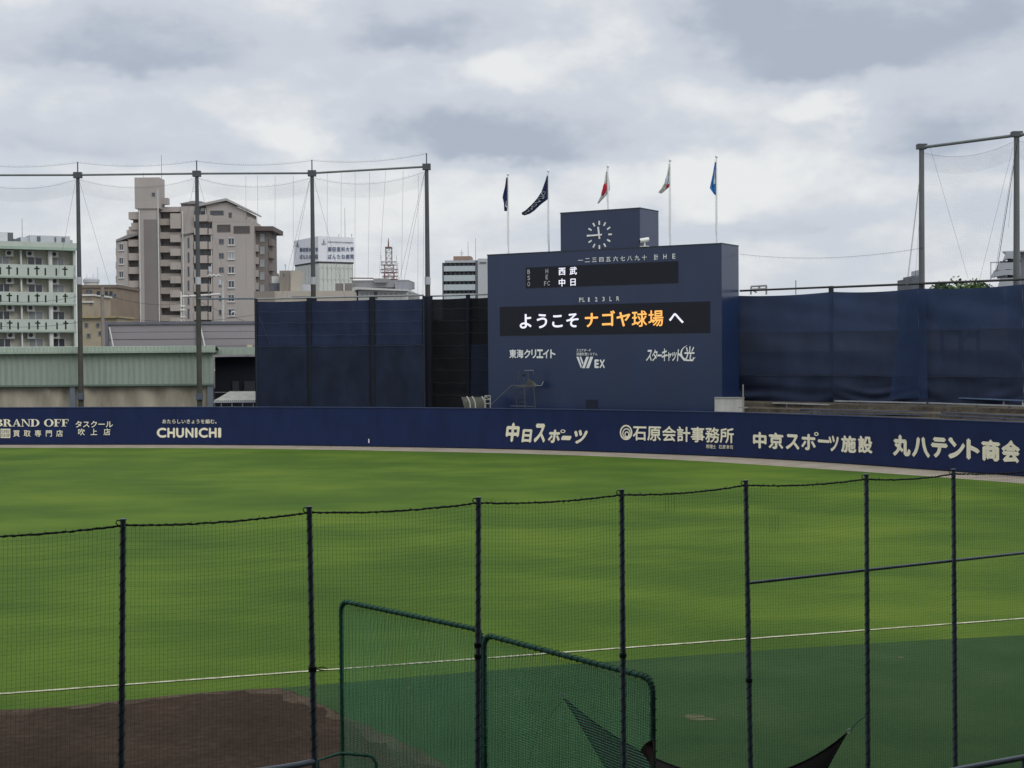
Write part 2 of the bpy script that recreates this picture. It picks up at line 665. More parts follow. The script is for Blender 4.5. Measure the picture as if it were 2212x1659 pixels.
# paler raked rim along the dirt's edge
rim_out = fringe(dp, 0.05)
cen = Vector((-9, 20, 0))
rim_in = []
for p in rim_out:
    w = 0.30 + 0.16 * math.sin(p.x * 2.3) + 0.08 * math.sin(p.x * 7.1) + random.uniform(-.14, .14)
    rim_in.append(p + (cen - p).normalized() * w)
RIMD = mottled('pale_dry_dirt', [(.36, (.034, .024, .016)), (.5, (.066, .048, .033)), (.64, (.100, .076, .054))], .9, 8.0)
mb = MB()
n = len(rim_out)
mb.add([(p.x, p.y, .014) for p in rim_out] + [(p.x, p.y, .014) for p in rim_in], [(i, i + 1, n + i + 1, n + i) for i in range(n - 1)])
tag(mb.build('dirt_edge', RIMD), kind='structure')
l0, l1 = atz(-60, 1504.5, 0), atz(2300, 1330.5, 0)
mb = MB()
dirv = (l1 - l0).normalized()
nv = Vector((-dirv.y, dirv.x, 0))
steps = 160
A, B_ = [], []
for i in range(steps + 1):
    p = l0 + (l1 - l0) * (i / steps)
    A.append(p + nv * (.055 + random.uniform(-.012, .012)) + Vector((0, 0, .018)))
    B_.append(p - nv * (.055 + random.uniform(-.012, .012)) + Vector((0, 0, .018)))
mb.grid([A, B_])
tag(mb.build('foul_line', CHALK), kind='structure')
# worn pale scuffs on the turf
SCUFF = mottled('worn_turf_backing', [(.40, (.045, .075, .035)), (.52, (.10, .105, .055)), (.62, (.15, .135, .085))], 1.5, 9.0)
for (su, sv, w, h) in ((2765, 2856, .20, .035), (2800, 2866, .26, .03), (3590, 2620, .08, .02), (1628, 2743, .06, .016)):
    c = atz(su * K, sv * K, 0)
    pts = []
    for i in range(18):
        a = 2 * math.pi * i / 18
        r = 1 + random.uniform(-.22, .22)
        pts.append((c.x + math.cos(a) * w * r, c.y + math.sin(a) * h * 4 * r))
    sheet('worn_turf_patch', pts, 0.011, SCUFF)

# ------------------------------------------------------------------ unseen roofed stand around the viewpoint, added to shade the near fence
STC = mat('stand_concrete', (.22, .22, .215), .9, .12, .5)
gs = thing('unseen_grandstand', 'unseen roofed concrete stand around the viewpoint, added to shade the near fence', 'unseen_grandstand', (0, -8, 0), math.radians(12))
mb = MB(gs)
for i in range(9):
    mb.box(-60, 60, 6.2 - (i + 1) * 1.6, 6.2 - i * 1.6 - .003, 0, 2.2 + i * .52)
mb.build('terrace', STC, gs)
MB(gs).box(-62, 62, -10.2, 19.5, 15.2, 15.7).build('roof', mat('shade_roof_sheet', (.10, .105, .11), .7, .12, .4), gs)  # roof carried far forward to shade the near fence and field
MB(gs).box(-62, 62, -10.6, -10.25, 0, 15.197).build('rear_wall', STC, gs)
for x in range(-60, 61, 12):
    MB(gs).tube([(x, -9.6, 6.9), (x, -9.6, 15.197)], .22, 10).build('column', STEEL, gs, True)

# ------------------------------------------------------------------ outfield wall
NAVY = mat('navy_wall_padding', (.0105, .0200, .0700), .6, .16, .9, (1, 1, .4), spec=.18)
NAVY2 = mat('navy_wall_cap', (.04, .055, .12), .5, .1, 1)
wall = thing('outfield_wall', 'long curved navy blue outfield wall with cream sponsor lettering', 'wall', foot[len(foot) // 2])
mb, cp = MB(), MB()
fr = [Vector((p.x, p.y, 0)) for p in foot]
bk = [Vector((p.x * (1 + .35 / p.y), p.y + .35, 0)) for p in foot]


def strip(mb, a, b, z0, z1):
    n = len(a)
    vs = [p + Vector((0, 0, z0)) for p in a] + [p + Vector((0, 0, z1)) for p in a] + [p + Vector((0, 0, z1)) for p in b] + [p + Vector((0, 0, z0)) for p in b]
    fs = []
    for i in range(n - 1):
        for k in range(4):
            k2 = (k + 1) % 4
            fs.append((k * n + i, k * n + i + 1, k2 * n + i + 1, k2 * n + i))
    fs += [(0, n, 2 * n, 3 * n), (n - 1, 4 * n - 1, 3 * n - 1, 2 * n - 1)]
    mb.add(vs, fs)


strip(mb, fr, bk, .07, WALL_H - .05)
mb.build('padding', NAVY, wall)
fr2 = [p * (1 - .0004) for p in fr]
strip(cp, fr2, [p + Vector((0, .03, 0)) for p in bk], WALL_H - .05, WALL_H)
cp.build('top_edge', NAVY2, wall)
kb = MB()
strip(kb, [p + Vector((0, .03, 0)) for p in fr], bk, -.01, .068)
kb.build('plinth', mat('dark_wall_foot', (.02, .02, .022), .9, .2), wall)
# pad seams: narrow dark joints every few metres
mb = MB()
for i in range(4, len(fr) - 4, 3):
    p, q = fr[i], fr[i + 1]
    t = (q - p).normalized()
    a, b = p - t * .011, p + t * .011
    o = Vector((0, -.006, 0))
    mb.add([a + o + Vector((0, 0, .08)), b + o + Vector((0, 0, .08)), b + o + Vector((0, 0, WALL_H - .06)), a + o + Vector((0, 0, WALL_H - .06))], [(0, 1, 2, 3)])
mb.build('pad_seam', mat('dark_pad_joint', (.011, .017, .05), .7, .1), wall)
ws = lambda u, v, e=0.0: wall_pt(u, v, .03 + e)


def wall_text(items, name='lettering', material=CREAM):
    mb = MB()
    for it in items:
        put_text(mb, it[0], it[1], it[2], ws, *it[3:])
    return mb.build(name, material, wall)


def serif_word(word, C, x0, x1, y0, y1):
    """roman capitals with thick stems, thin hairlines and flat serifs"""
    mb = MB()

    def R(a, b, c, d):
        return [(a, c), (b, c), (b, d), (a, d)]

    def arc(cx, cy, rx, ry, tx, ty, a0, a1, n=14):
        out, inn = [], []
        for i in range(n + 1):
            a = math.radians(a0 + (a1 - a0) * i / n)
            out.append((cx + rx * math.cos(a), cy + ry * math.sin(a)))
            inn.append((cx + (rx - tx) * math.cos(a), cy + (ry - ty) * math.sin(a)))
        return [[out[i], out[i + 1], inn[i + 1], inn[i]] for i in range(n)]
    st, hl = .22, .07
    shapes = {
        'B': (.78, [R(.10, .10 + st, 0, 1), R(0, .12, 0, .07), R(0, .12, .93, 1)] + arc(.36, .76, .34, .24, st, hl, -90, 90) + arc(.36, .27, .40, .27, st, hl, -90, 90) + [R(.3, .38, .93, 1), R(.3, .38, .0, .07), R(.3, .38, .48, .55)]),
        'R': (.90, [R(.10, .10 + st, 0, 1), R(0, .42, 0, .07), R(0, .12, .93, 1)] + arc(.36, .74, .36, .26, st, hl, -90, 90) + [R(.3, .38, .93, 1), R(.3, .38, .48, .55), [(.40, .5), (.62, .5), (.90, 0), (.66, 0)], R(.62, .96, 0, .06)]),
        'A': (.92, [[(.10, 0), (.18, 0), (.48, .92), (.42, 1)], [(.40, 1), (.52, 1), (.86, 0), (.62, 0)], R(.22, .66, .30, .37), R(0, .28, 0, .06), R(.54, .94, 0, .06)]),
        'N': (.92, [R(.10, .17, 0, 1), R(.75, .82, 0, 1), [(.06, 1), (.28, 1), (.82, 0), (.72, 0)], R(0, .27, 0, .06), R(.64, .93, .94, 1), R(0, .12, .94, 1)]),
        'D': (.92, [R(.10, .10 + st, 0, 1), R(0, .12, 0, .07), R(0, .12, .93, 1)] + arc(.40, .5, .48, .5, st, hl, -90, 90) + [R(.3, .42, .93, 1), R(.3, .42, 0, .07)]),
        'O': (.98, arc(.48, .5, .47, .52, st, hl, 0, 360, 28)),
        'F': (.76, [R(.10, .10 + st, 0, 1), R(0, .46, 0, .07), R(0, .70, .93, 1), R(.3, .54, .48, .55), R(.64, .70, .72, 1), R(.50, .55, .38, .65)]),
    }
    tot = sum(shapes[c][0] if c != ' ' else .42 for c in word)
    x = 0
    for c in word:
        if c == ' ':
            x += .42
            continue
        w, ps = shapes[c]
        for p in ps:
            put_poly(mb, [(x0 + (x + px) / tot * (x1 - x0), y1 + (y0 - y1) * py) for px, py in p], C, ws)
        x += w
    return mb


serif_word('BRAND OFF', C5, -42, 597, 1063, 1126).build('lettering', CREAM, wall)
mb = MB()
for (a, b, c, d) in ((5, 1146, 89, 1154), (5, 1217, 89, 1225), (5, 1154, 12, 1217), (82, 1154, 89, 1217), (44, 1154, 50, 1217), (12, 1182, 82, 1188)):
    put_poly(mb, [(a, d), (b if False else c, d), (c, b), (a, b)], C5, ws)
for ch, x, y in (('高', 28, 1168), ('価', 66, 1168), ('買', 28, 1203), ('取', 66, 1203)):
    put_text(mb, ch, C5, box4(x - 15, y - 15, x + 15, y + 15), ws, .012, True)
mb.build('lettering', CREAM, wall)
wall_text([(c, C5, box4(x - 31, 1155, x + 31, 1216), .012, True) for c, x in zip('買取専門店', (142, 235, 328, 422, 515))])
wall_text([(c, C5, box4(x - 34, 1075, x + 34, 1138), .016, True) for c, x in zip('タスクール', (680, 745, 812, 878, 944))])
wall_text([(c, C5, box4(x - 31, 1142, x + 31, 1204), .014, True) for c, x in zip('吹上店', (703, 812, 925))])
wall_text([(c, C5, box4(x - 20, 1062, x + 20, 1103), .012, True) for c, x in zip('あたらしいきょうを編む。', [1419 + i * 41.6 for i in range(12)])])
wall_text([(c, C5, box4(x - w, 1138, x + w, 1222), .045) for c, x, w in (('C', 1383, 29), ('H', 1455, 29), ('U', 1526, 28), ('N', 1601, 30), ('I', 1652, 9), ('C', 1706, 30), ('H', 1778, 28), ('I', 1836, 9))][:0] +
          [(c, C5, box4(x0, 1137, x1, 1223), .040) for c, x0, x1 in (('C', 1354, 1438), ('H', 1446, 1512), ('U', 1522, 1590), ('N', 1602, 1672), ('I', 1684, 1706), ('C', 1716, 1796), ('H', 1805, 1872), ('I', 1884, 1911))])
wall_text([(c, C7, [(x0, y0), (x1, y0 + 2), (x1, y1 + 2), (x0, y1)], .050, False, .16) for c, x0, y0, x1, y1 in
           (('中', 334, 1174, 440, 1328), ('日', 463, 1226, 540, 1333), ('ス', 560, 1180, 652, 1334), ('ホ', 672, 1228, 768, 1336), ('ー', 778, 1278, 856, 1314), ('ツ', 874, 1230, 984, 1343))])
mb = MB()


def ring(mb, C, cx, cy, rx, ry, tx, ty, surf, n=32, a0=0, a1=360):
    P = []
    for i in range(n + 1):
        a = math.radians(a0 + (a1 - a0) * i / n)
        P.append((cx + rx * math.cos(a), cy + ry * math.sin(a), cx + (rx - tx) * math.cos(a), cy + (ry - ty) * math.sin(a)))
    for i in range(n):
        p, q = P[i], P[i + 1]
        put_poly(mb, [(p[0], p[1]), (q[0], q[1]), (q[2], q[3]), (p[2], p[3])], C, surf)


ring(mb, C7, 790, 1243, 20, 14, 8, 6, ws)
mb.build('lettering', CREAM, wall)
mb = MB()
ring(mb, C7, 1296, 1253, 50, 61, 11, 12, ws)
ring(mb, C7, 1299, 1260, 33, 41, 8, 9, ws)
ring(mb, C7, 1302, 1268, 19, 24, 8, 9, ws)
mb.build('ring_emblem', CREAM, wall)
wall_text([(c, C7, [(x - 58, 1191 + i * 3.4), (x + 58, 1194 + i * 3.4), (x + 58, 1322 + i * 3.4), (x - 58, 1319 + i * 3.4)], .022, True) for i, (c, x) in enumerate(zip('石原会計事務所', (1406, 1522, 1640, 1756, 1870, 1987, 2104)))])
wall_text([(c, C7, box4(x - 13.5, y - 17, x + 13.5, y + 17), .01, True) for c, x, y in (('税', 1950, 1364), ('理', 1977, 1366), ('士', 2003, 1367), ('石', 2052, 1368), ('原', 2081, 1369), ('幸', 2112, 1370), ('司', 2141, 1371))])
wall_text([(c, C8, [(x0, y0), (x1, y0 + 6), (x1, y1 + 6), (x0, y1)], .040) for c, x0, y0, x1, y1 in
           (('中', 254, 1014, 352, 1134), ('京', 366, 1018, 474, 1138), ('ス', 490, 1030, 590, 1142), ('ホ', 602, 1028, 708, 1146), ('ー', 722, 1070, 806, 1092), ('ツ', 800, 1040, 874, 1156), ('施', 890, 1040, 1000, 1164), ('設', 1012, 1042, 1118, 1168))])
wall_text([(c, C8, [(x0, y0), (x1, y0 + 9), (x1, y1 + 9), (x0, y1)], .054) for c, x0, y0, x1, y1 in
           (('丸', 1264, 1034, 1392, 1188), ('八', 1402, 1048, 1534, 1198), ('テ', 1540, 1052, 1660, 1200), ('ン', 1664, 1060, 1786, 1208), ('ト', 1796, 1064, 1892, 1214), ('商', 1904, 1068, 2040, 1224), ('会', 2048, 1072, 2184, 1236))])
mb = MB()
ring(mb, C8, 712, 1032, 16, 14, 8, 7, ws)
ring(mb, C8, 1682, 1073, 16, 16, 15.5, 15.5, ws)
mb.build('lettering', CREAM, wall)
mb = MB()
put_poly(mb, [(1184, 1220), (1193, 1220), (1193, 1187), (1184, 1187)], C6, ws)
mb.build('white_tag', WHITE, wall)

# ------------------------------------------------------------------ scoreboard
SBK = 1.016
sb_right = Vector((14.06 * SBK, 95 * SBK, 0))
sb_left = Vector((-1.74 * SBK, 104.65 * SBK, 0))
SBW = (sb_right - sb_left).length
sb_rz = math.atan2(sb_right.y - sb_left.y, sb_right.x - sb_left.x)
board = thing('scoreboard', 'big navy blue scoreboard with white clock and lit Japanese message', 'scoreboard', sb_left, sb_rz)
SBC = mat('navy_scoreboard_panel', (.0135, .0275, .0780), .26, .12, .5, (1, 1, .35), spec=.55)
LED = mat('black_led_screen', (.0085, .0100, .0190), .5, .12, 4, spec=.3)
Q = lambda x, y: local(board, *C3(x, y))
zroof = Q(90, 840)[1]
x0t, x1t = Q(670, 600)[0], Q(1307, 600)[0]
ztop = Q(1305, 463)[1]
DEPTH = 3.0
mb = MB(board).box(0, SBW, 0, DEPTH, 0, zroof)
mb.build('body', SBC, board)
mb = MB(board).box(x0t, x1t, 0, DEPTH, zroof, ztop)
mb.build('clock_tower', SBC, board)
mb = MB(board)
mb.box(-.03, SBW + .03, -.03, .12, zroof + .002, zroof + .07).box(SBW - .12, SBW + .03, .121, DEPTH, zroof + .002, zroof + .07)
mb.box(x0t - .03, x1t + .03, -.03, .12, ztop + .002, ztop + .07).box(x1t - .12, x1t + .03, .121, DEPTH, ztop + .002, ztop + .07)
mb.build('coping', mat('dark_coping', (.03, .038, .06), .5, .1), board)


def bsurf(off):
    def f(u, v, e=0.0):
        x, z = local(board, u, v)
        return mworld(board) @ Vector((x, -off - e, z))
    return f


b2, b4 = bsurf(.02), bsurf(.05)
sc1 = rect(board, C3, 393, 911, 1613, 1082)
up = MB(board).box(sc1[0], sc1[1], -.025, -.003, sc1[2], sc1[3]).build('score_screen', LED, board)
sc2 = rect(board, C3, 185, 1230, 1869, 1472)
lo = MB(board).box(sc2[0], sc2[1], -.025, -.003, sc2[2], sc2[3]).build('message_screen', LED, board)
LEDW = mat('lit_white_led', (.66, .66, .74), .5, .03, emit=.80)
LEDO = mat('lit_orange_led', (.80, .40, .10), .5, .03, emit=.85)
LEDG = mat('dim_grey_led', (.24, .24, .26), .5, .03, emit=.5)


def btext(items, material, parent=board, name='lettering', surf=None, C=C3):
    mb = MB()
    for body, x, y, w, h, bold, em in items:
        put_text(mb, body, C, box4(x - w / 2, y - h / 2, x + w / 2, y + h / 2, -.045), surf or b4, bold, em)
    return mb.build(name, material, parent)


btext([(c, x, 880 - (x - 832) * .046, 42, 44, .014, True) for c, x in zip('一二三四五六七八九十', (832, 887, 943, 1000, 1055, 1113, 1170, 1227, 1285, 1343))] +
      [('計', 1437, 853, 38, 52, .008, True), ('H', 1508, 849, 26, 38, .01, False), ('E', 1580, 846, 24, 40, .01, False)], SIGNW, surf=b2)
btext([('P', 832, 1196, 20, 35, .012, False), ('L', 857, 1194, 17, 35, .012, False), ('1', 898, 1194, 11, 35, 0, False), ('2', 958, 1192, 20, 35, .012, False), ('3', 1016, 1190, 19, 35, .012, False),
       ('L', 1073, 1188, 18, 36, .012, False), ('R', 1131, 1186, 22, 36, .012, False)], SIGNW, surf=b2)
btext([('西', 685, 967, 60, 66, .02, True), ('武', 775, 963, 60, 66, .02, True), ('中', 685, 1057, 60, 66, .02, True), ('日', 773, 1053, 60, 66, .02, True)], LEDW, up)
btext([('B', 419, 971, 21, 36, .012, False), ('S', 419, 1020, 21, 36, .012, False), ('O', 419, 1069, 21, 36, .012, False), ('H', 564, 966, 21, 38, .012, False), ('E', 564, 1014, 19, 36, .012, False), ('F', 551, 1065, 18, 36, .012, False), ('C', 578, 1063, 20, 36, .012, False)], LEDG, up)
btext([('よ', 395, 1366, 122, 132, .022, True), ('う', 526, 1364, 122, 132, .022, True), ('こ', 648, 1362, 118, 128, .022, True), ('そ', 770, 1358, 120, 132, .022, True), ('へ', 1600, 1338, 126, 132, .022, True)], LEDW, lo)
btext([('ナ', 920, 1356, 122, 132, .024, True), ('ゴ', 1052, 1348, 122, 132, .024, True), ('ヤ', 1178, 1350, 124, 132, .024, True), ('球', 1305, 1347, 126, 138, .014, True), ('場', 1437, 1343, 126, 138, .014, True)], LEDO, lo)
# sponsors under the message
mb = MB()
for c, x0, x1 in (('東', 362, 418), ('海', 420, 476), ('ク', 480, 532), ('リ', 538, 578), ('エ', 580, 634), ('イ', 632, 680), ('ト', 690, 732)):
    put_text(mb, c, C7, box4(x0, 587, x1, 658), b2, .034)
mb.build('lettering', SIGNW, board)
mb = MB()
put_text(mb, 'スコアボード', C7, box4(900, 583, 1014, 606), b2, .008)
put_text(mb, '球速計測システム', C7, box4(900, 612, 1068, 637), b2, .008)
for p in ([(899, 646), (917, 646), (943, 724), (935, 738)], [(924, 646), (938, 646), (955, 694), (948, 712)], [(978, 646), (1000, 646), (966, 738), (944, 738)], [(1010, 646), (1034, 646), (1000, 738), (976, 738)]):
    put_poly(mb, p[::-1], C7, b2)
put_text(mb, 'E', C7, box4(1044, 668, 1080, 737), b2, .05)
put_text(mb, 'X', C7, box4(1084, 668, 1128, 737), b2, .05)
mb.build('lettering', SIGNW, board)
mb = MB()
for c, x0, x1, y0 in (('ス', 1462, 1506, 590), ('タ', 1506, 1548, 588), ('ー', 1546, 1584, 628), ('キ', 1584, 1626, 580), ('ャ', 1626, 1660, 608), ('ッ', 1664, 1700, 606), ('ト', 1708, 1744, 586)):
    put_text(mb, c, C7, box4(x0, y0, x1, 644 if c == 'ー' else 682), b2, .026, False, .22)
put_text(mb, '光', C7, box4(1762, 562, 1846, 682), b2, .018, False, .15)
mb.build('lettering', SIGNW, board)
mb = MB()
sw = []
for i in range(25):
    a = math.radians(118 + 222 * i / 24)
    sw.append((1800 + 72 * math.cos(a) * .92 + 20 * math.sin(a), 617 - 62 * math.sin(a) * 1.02 + 12 * math.cos(a)))
for i in range(24):
    w0, w1 = 15 * math.sin(math.pi * i / 24) + 1.5, 15 * math.sin(math.pi * (i + 1) / 24) + 1.5
    p, q = sw[i], sw[i + 1]
    cx, cy = 1805, 620

    def inn(p, w):
        d = math.hypot(p[0] - cx, p[1] - cy)
        return (p[0] + (cx - p[0]) / d * w, p[1] + (cy - p[1]) / d * w)
    put_poly(mb, [p, q, inn(q, w1), inn(p, w0)], C7, bsurf(.03))
mb.build('swoosh_emblem', SIGNW, board)
# clock: twelve bars and two hands
cx_, cz_ = Q(982, 676)
R_ = abs(Q(982, 563)[1] - cz_)


def bar(mb, ang, r0, r1, w, y0, y1):
    ca, sa = math.sin(ang), math.cos(ang)
    px, pz = sa, -ca
    pts = [(cx_ + ca * r0 + px * w, cz_ + sa * r0 + pz * w), (cx_ + ca * r1 + px * w, cz_ + sa * r1 + pz * w),
           (cx_ + ca * r1 - px * w, cz_ + sa * r1 - pz * w), (cx_ + ca * r0 - px * w, cz_ + sa * r0 - pz * w)]
    mb.prism(pts, y0, y1)


clock_white = mat('clock_white', (.80, .80, .79), .5, .05)
for k in range(12):
    mb = MB(board)
    bar(mb, math.radians(30 * k), R_ * .72, R_, R_ * .055, -.03, -.003)
    mb.build('clock_mark', clock_white, board)
mb = MB(board)
bar(mb, math.radians(-7.5), -R_ * .28, R_ * .58, R_ * .062, -.07, -.04)
mb.build('hour_hand', clock_white, board)
mb = MB(board)
bar(mb, math.radians(268.5), -R_ * .24, R_ * .97, R_ * .055, -.10, -.075)
mb.build('minute_hand', clock_white, board)
# service hatch low on the front
hx = rect(board, C7, 975, 990, 1068, 1056)
MB(board).box(hx[0], hx[1], -.03, -.003, 2.2, hx[3]).build('hatch', mat('black_hatch', (.011, .016, .034), .6, .1), board)

# security camera on the shoulder of the board
cxa = rect(board, C3, 1312, 735, 1362, 778)
cctv = thing('security_camera', 'small white security camera beside the clock tower of the scoreboard', 'camera', mworld(board) @ Vector(((cxa[0] + cxa[1]) / 2, .25, zroof + .07)), sb_rz)
w = cxa[1] - cxa[0]
MB(cctv).tube([(-w / 2, -.35, .42), (w / 2, .05, .52)], .15, 12).build('housing', WHITE, cctv, True)
MB(cctv).tube([(-w / 2 - .02, -.365, .415), (-w / 2 - .06, -.385, .41)], .12, 12).build('lens', BLACK, cctv)
MB(cctv).tube([(0, -.1, 0), (0, -.1, .36)], .05, 8).box(-.28, .28, -.3, .1, 0, .05).build('bracket', WHITE, cctv)

# flagpoles and flags on the roof
FLAGY = 1.9
POLEW = mat('white_flagpole', (.74, .75, .76), .4, .06, 2, spec=.5)
flag_tops = [(250, 192), (573, 165), (1050, 128), (1548, 80), (1920, 50)]
flag_base_x = [252, 575, 1051, 1551, 1922]
flag_names = ['leftmost, with the furled navy flag', 'with the long navy lettered flag', 'on the clock tower, with the red disc flag', 'with the white emblem flag', 'rightmost, with the bright blue flag']
for (tx, ty), bx, nm in zip(flag_tops, flag_base_x, flag_names):
    x, zt = local(board, *C3(tx, ty), FLAGY)
    zb = ztop if x0t < x < x1t else zroof
    fp = thing('flagpole', 'white flagpole on the scoreboard roof, ' + nm, 'flagpole', mworld(board) @ Vector((x, FLAGY, zb)), sb_rz, 'flagpoles on the scoreboard')
    MB(fp).tube([(0, 0, .05), (0, 0, (zt - zb) * .5), (0, 0, zt - zb - .1)], [.062, .055, .042], 10).build('pole', POLEW, fp, True)
    s = MB(fp)
    s.tube([(0, 0, zt - zb - .1), (0, 0, zt - zb - .02), (0, 0, zt - zb + .08), (0, 0, zt - zb + .12)], [.04, .10, .10, .03], 10)
    s.build('finial', POLEW, fp, True)
    MB(fp).box(-.16, .16, -.16, .16, 0, .05).build('base_plate', STEEL, fp)
    MB(fp).tube([(-.09, -.05, .8), (-.085, -.05, zt - zb - .15)], .008, 5).build('halyard', WIRE, fp)


def flag(label, rows, material, folds=2.2, amp=.16):
    """rows of (left, right) crop points from hoist head to hem; cloth hangs in folds"""
    root = thing('flag', label, 'flag', mworld(board) @ Vector((local(board, *C3(*rows[0][1]), FLAGY)[0] - .06, FLAGY, local(board, *C3(*rows[-1][1]), FLAGY)[1])), sb_rz, 'flags flying above the scoreboard')
    M_, bm = 10, mworld(board)
    R2 = []
    for i in range(len(rows) - 1):
        for k in range(3):
            t = k / 3
            R2.append(tuple((rows[i][e][0] * (1 - t) + rows[i + 1][e][0] * t, rows[i][e][1] * (1 - t) + rows[i + 1][e][1] * t) for e in (0, 1)))
    R2.append(rows[-1])

    def pt(s, t, off=0.0):
        f = min(max(t, 0), .9999) * (len(R2) - 1)
        i = int(f)
        f -= i
        (a0, b0), (a1, b1) = R2[i], R2[i + 1]
        a = (a0[0] + (a1[0] - a0[0]) * f, a0[1] + (a1[1] - a0[1]) * f)
        b = (b0[0] + (b1[0] - b0[0]) * f, b0[1] + (b1[1] - b0[1]) * f)
        x, z = local(board, *C3(a[0] + (b[0] - a[0]) * s, a[1] + (b[1] - a[1]) * s), FLAGY)
        y = FLAGY + (1 - s) * amp * math.sin(s * folds * math.pi * 2 + t * 3.0) - .07 * (1 - s)
        return bm @ Vector((x - .06, y - off, z))
    P = [[pt(j / M_, i / (len(R2) - 1)) for j in range(M_ + 1)] for i in range(len(R2))]
    mb = MB()
    mb.grid(P)
    mb.build('cloth', material, root, True)
    return root, pt


FN = mat('navy_flag_cloth', (.020, .028, .095), .8, .15, 2)
FWH = mat('white_flag_cloth', (.62, .62, .61), .8, .08, 2)
FBL = mat('bright_blue_flag_cloth', (.03, .16, .46), .8, .15, 2)
FRED = mat('red_flag_cloth', (.46, .02, .045), .8, .1, 2)
FSKY = mat('pale_blue_flag_cloth', (.42, .50, .60), .8, .1, 2)


def patch(root, pt, st, material, name):
    mb = MB()
    mb.add([pt(s, t, .05) for s, t in st], [tuple(range(len(st)))])
    return mb.build(name, material, root)


r, pt = flag('narrow furled navy flag with a dark red stripe, hanging limp', [((247, 216), (252, 216)), ((240, 262), (252, 262)), ((226, 320), (252, 320)), ((213, 375), (252, 378)), ((228, 430), (252, 430)), ((234, 485), (249, 485))], FN)
patch(r, pt, [(.55, .05), (.85, .05), (.75, .34), (.5, .30)], FRED, 'red_stripe')
patch(r, pt, [(.5, .72), (.85, .70), (.85, .90), (.55, .86)], FWH, 'white_mark')
r, pt = flag('long navy flag with white lettering, blown out to one side', [((572, 200), (578, 206)), ((546, 265), (579, 280)), ((520, 328), (579, 335)), ((486, 378), (576, 388)), ((440, 432), (518, 432)), ((395, 478), (468, 480)), ((368, 496), (428, 507)), ((376, 514), (386, 520))], FN)
vs, fs = glyphs('DRAGONS')
xa, xb = min(p[0] for p in vs), max(p[0] for p in vs)
mb = MB().add([pt(.30 + .42 * (y / .72), .28 + .64 * (x - xa) / (xb - xa), .05) for x, y in vs], fs)
mb.build('lettering', FWH, r)
r, pt = flag('white flag with a red disc, drooping above the clock', [((1046, 170), (1050, 166)), ((1030, 230), (1062, 205)), ((1015, 300), (1070, 265)), ((1003, 345), (1073, 312)), ((990, 390), (1042, 362)), ((980, 426), (992, 412))], FWH)
patch(r, pt, [(.42 + .30 * math.cos(a) , .52 + .20 * math.sin(a)) for a in [2 * math.pi * i / 16 for i in range(16)]], FRED, 'red_disc')
r, pt = flag('white flag with faint blue and red emblem, hanging limp', [((1549, 108), (1556, 108)), ((1530, 180), (1560, 185)), ((1510, 250), (1560, 262)), ((1480, 310), (1548, 292)), ((1466, 330), (1500, 335)), ((1470, 340), (1482, 345))], FWH)
patch(r, pt, [(.25, .30), (.6, .28), (.62, .46), (.3, .48)], FSKY, 'blue_emblem')
patch(r, pt, [(.80 + .14 * math.cos(a), .54 + .10 * math.sin(a)) for a in [2 * math.pi * i / 12 for i in range(12)]], FRED, 'red_emblem')
r, pt = flag('bright blue flag with a pale patch, hanging limp', [((1918, 92), (1924, 92)), ((1900, 165), (1926, 170)), ((1884, 240), (1926, 245)), ((1870, 300), (1926, 305)), ((1890, 322), (1925, 330)), ((1916, 352), (1924, 362))], FBL)
patch(r, pt, [(.45, .16), (.8, .18), (.9, .45), (.6, .50)], FSKY, 'pale_patch')

# ------------------------------------------------------------------ windscreens of dark mesh
SCRU = mat('dark_blue_mesh_cloth', (.0195, .0285, .064), .9, .24, .9, (1, 1, .5), spec=.15, thru=.006)
SCRL = mat('blackish_mesh_cloth', (.0150, .0215, .0410), .9, .26, .9, (1, 1, .5), spec=.15, thru=.006)
SCRB = mat('brownish_black_mesh_cloth', (.0125, .0128, .0165), .9, .3, .6, spec=.15, thru=.01)
SCRR = mat('sky_lit_navy_mesh', (.0300, .0470, .104), .85, .18, .5, (1, 1, .6), spec=.2, thru=.007)  # top tier lighter: sky light through the weave put into the colour
SCRR2 = mat('shaded_navy_mesh', (.0225, .0300, .058), .9, .25, .5, (1, 1, .6), spec=.2)  # lowest tier darker: lack of sky glow put into the colour
SCRM = mat('half_lit_navy_mesh', (.0265, .0380, .076), .88, .2, .5, (1, 1, .6), spec=.2, thru=.008)  # middle tier in between: fading sky glow put into the colour
SEAM = mat('pale_seam_cord', (.045, .055, .08), .8, .2, 5)


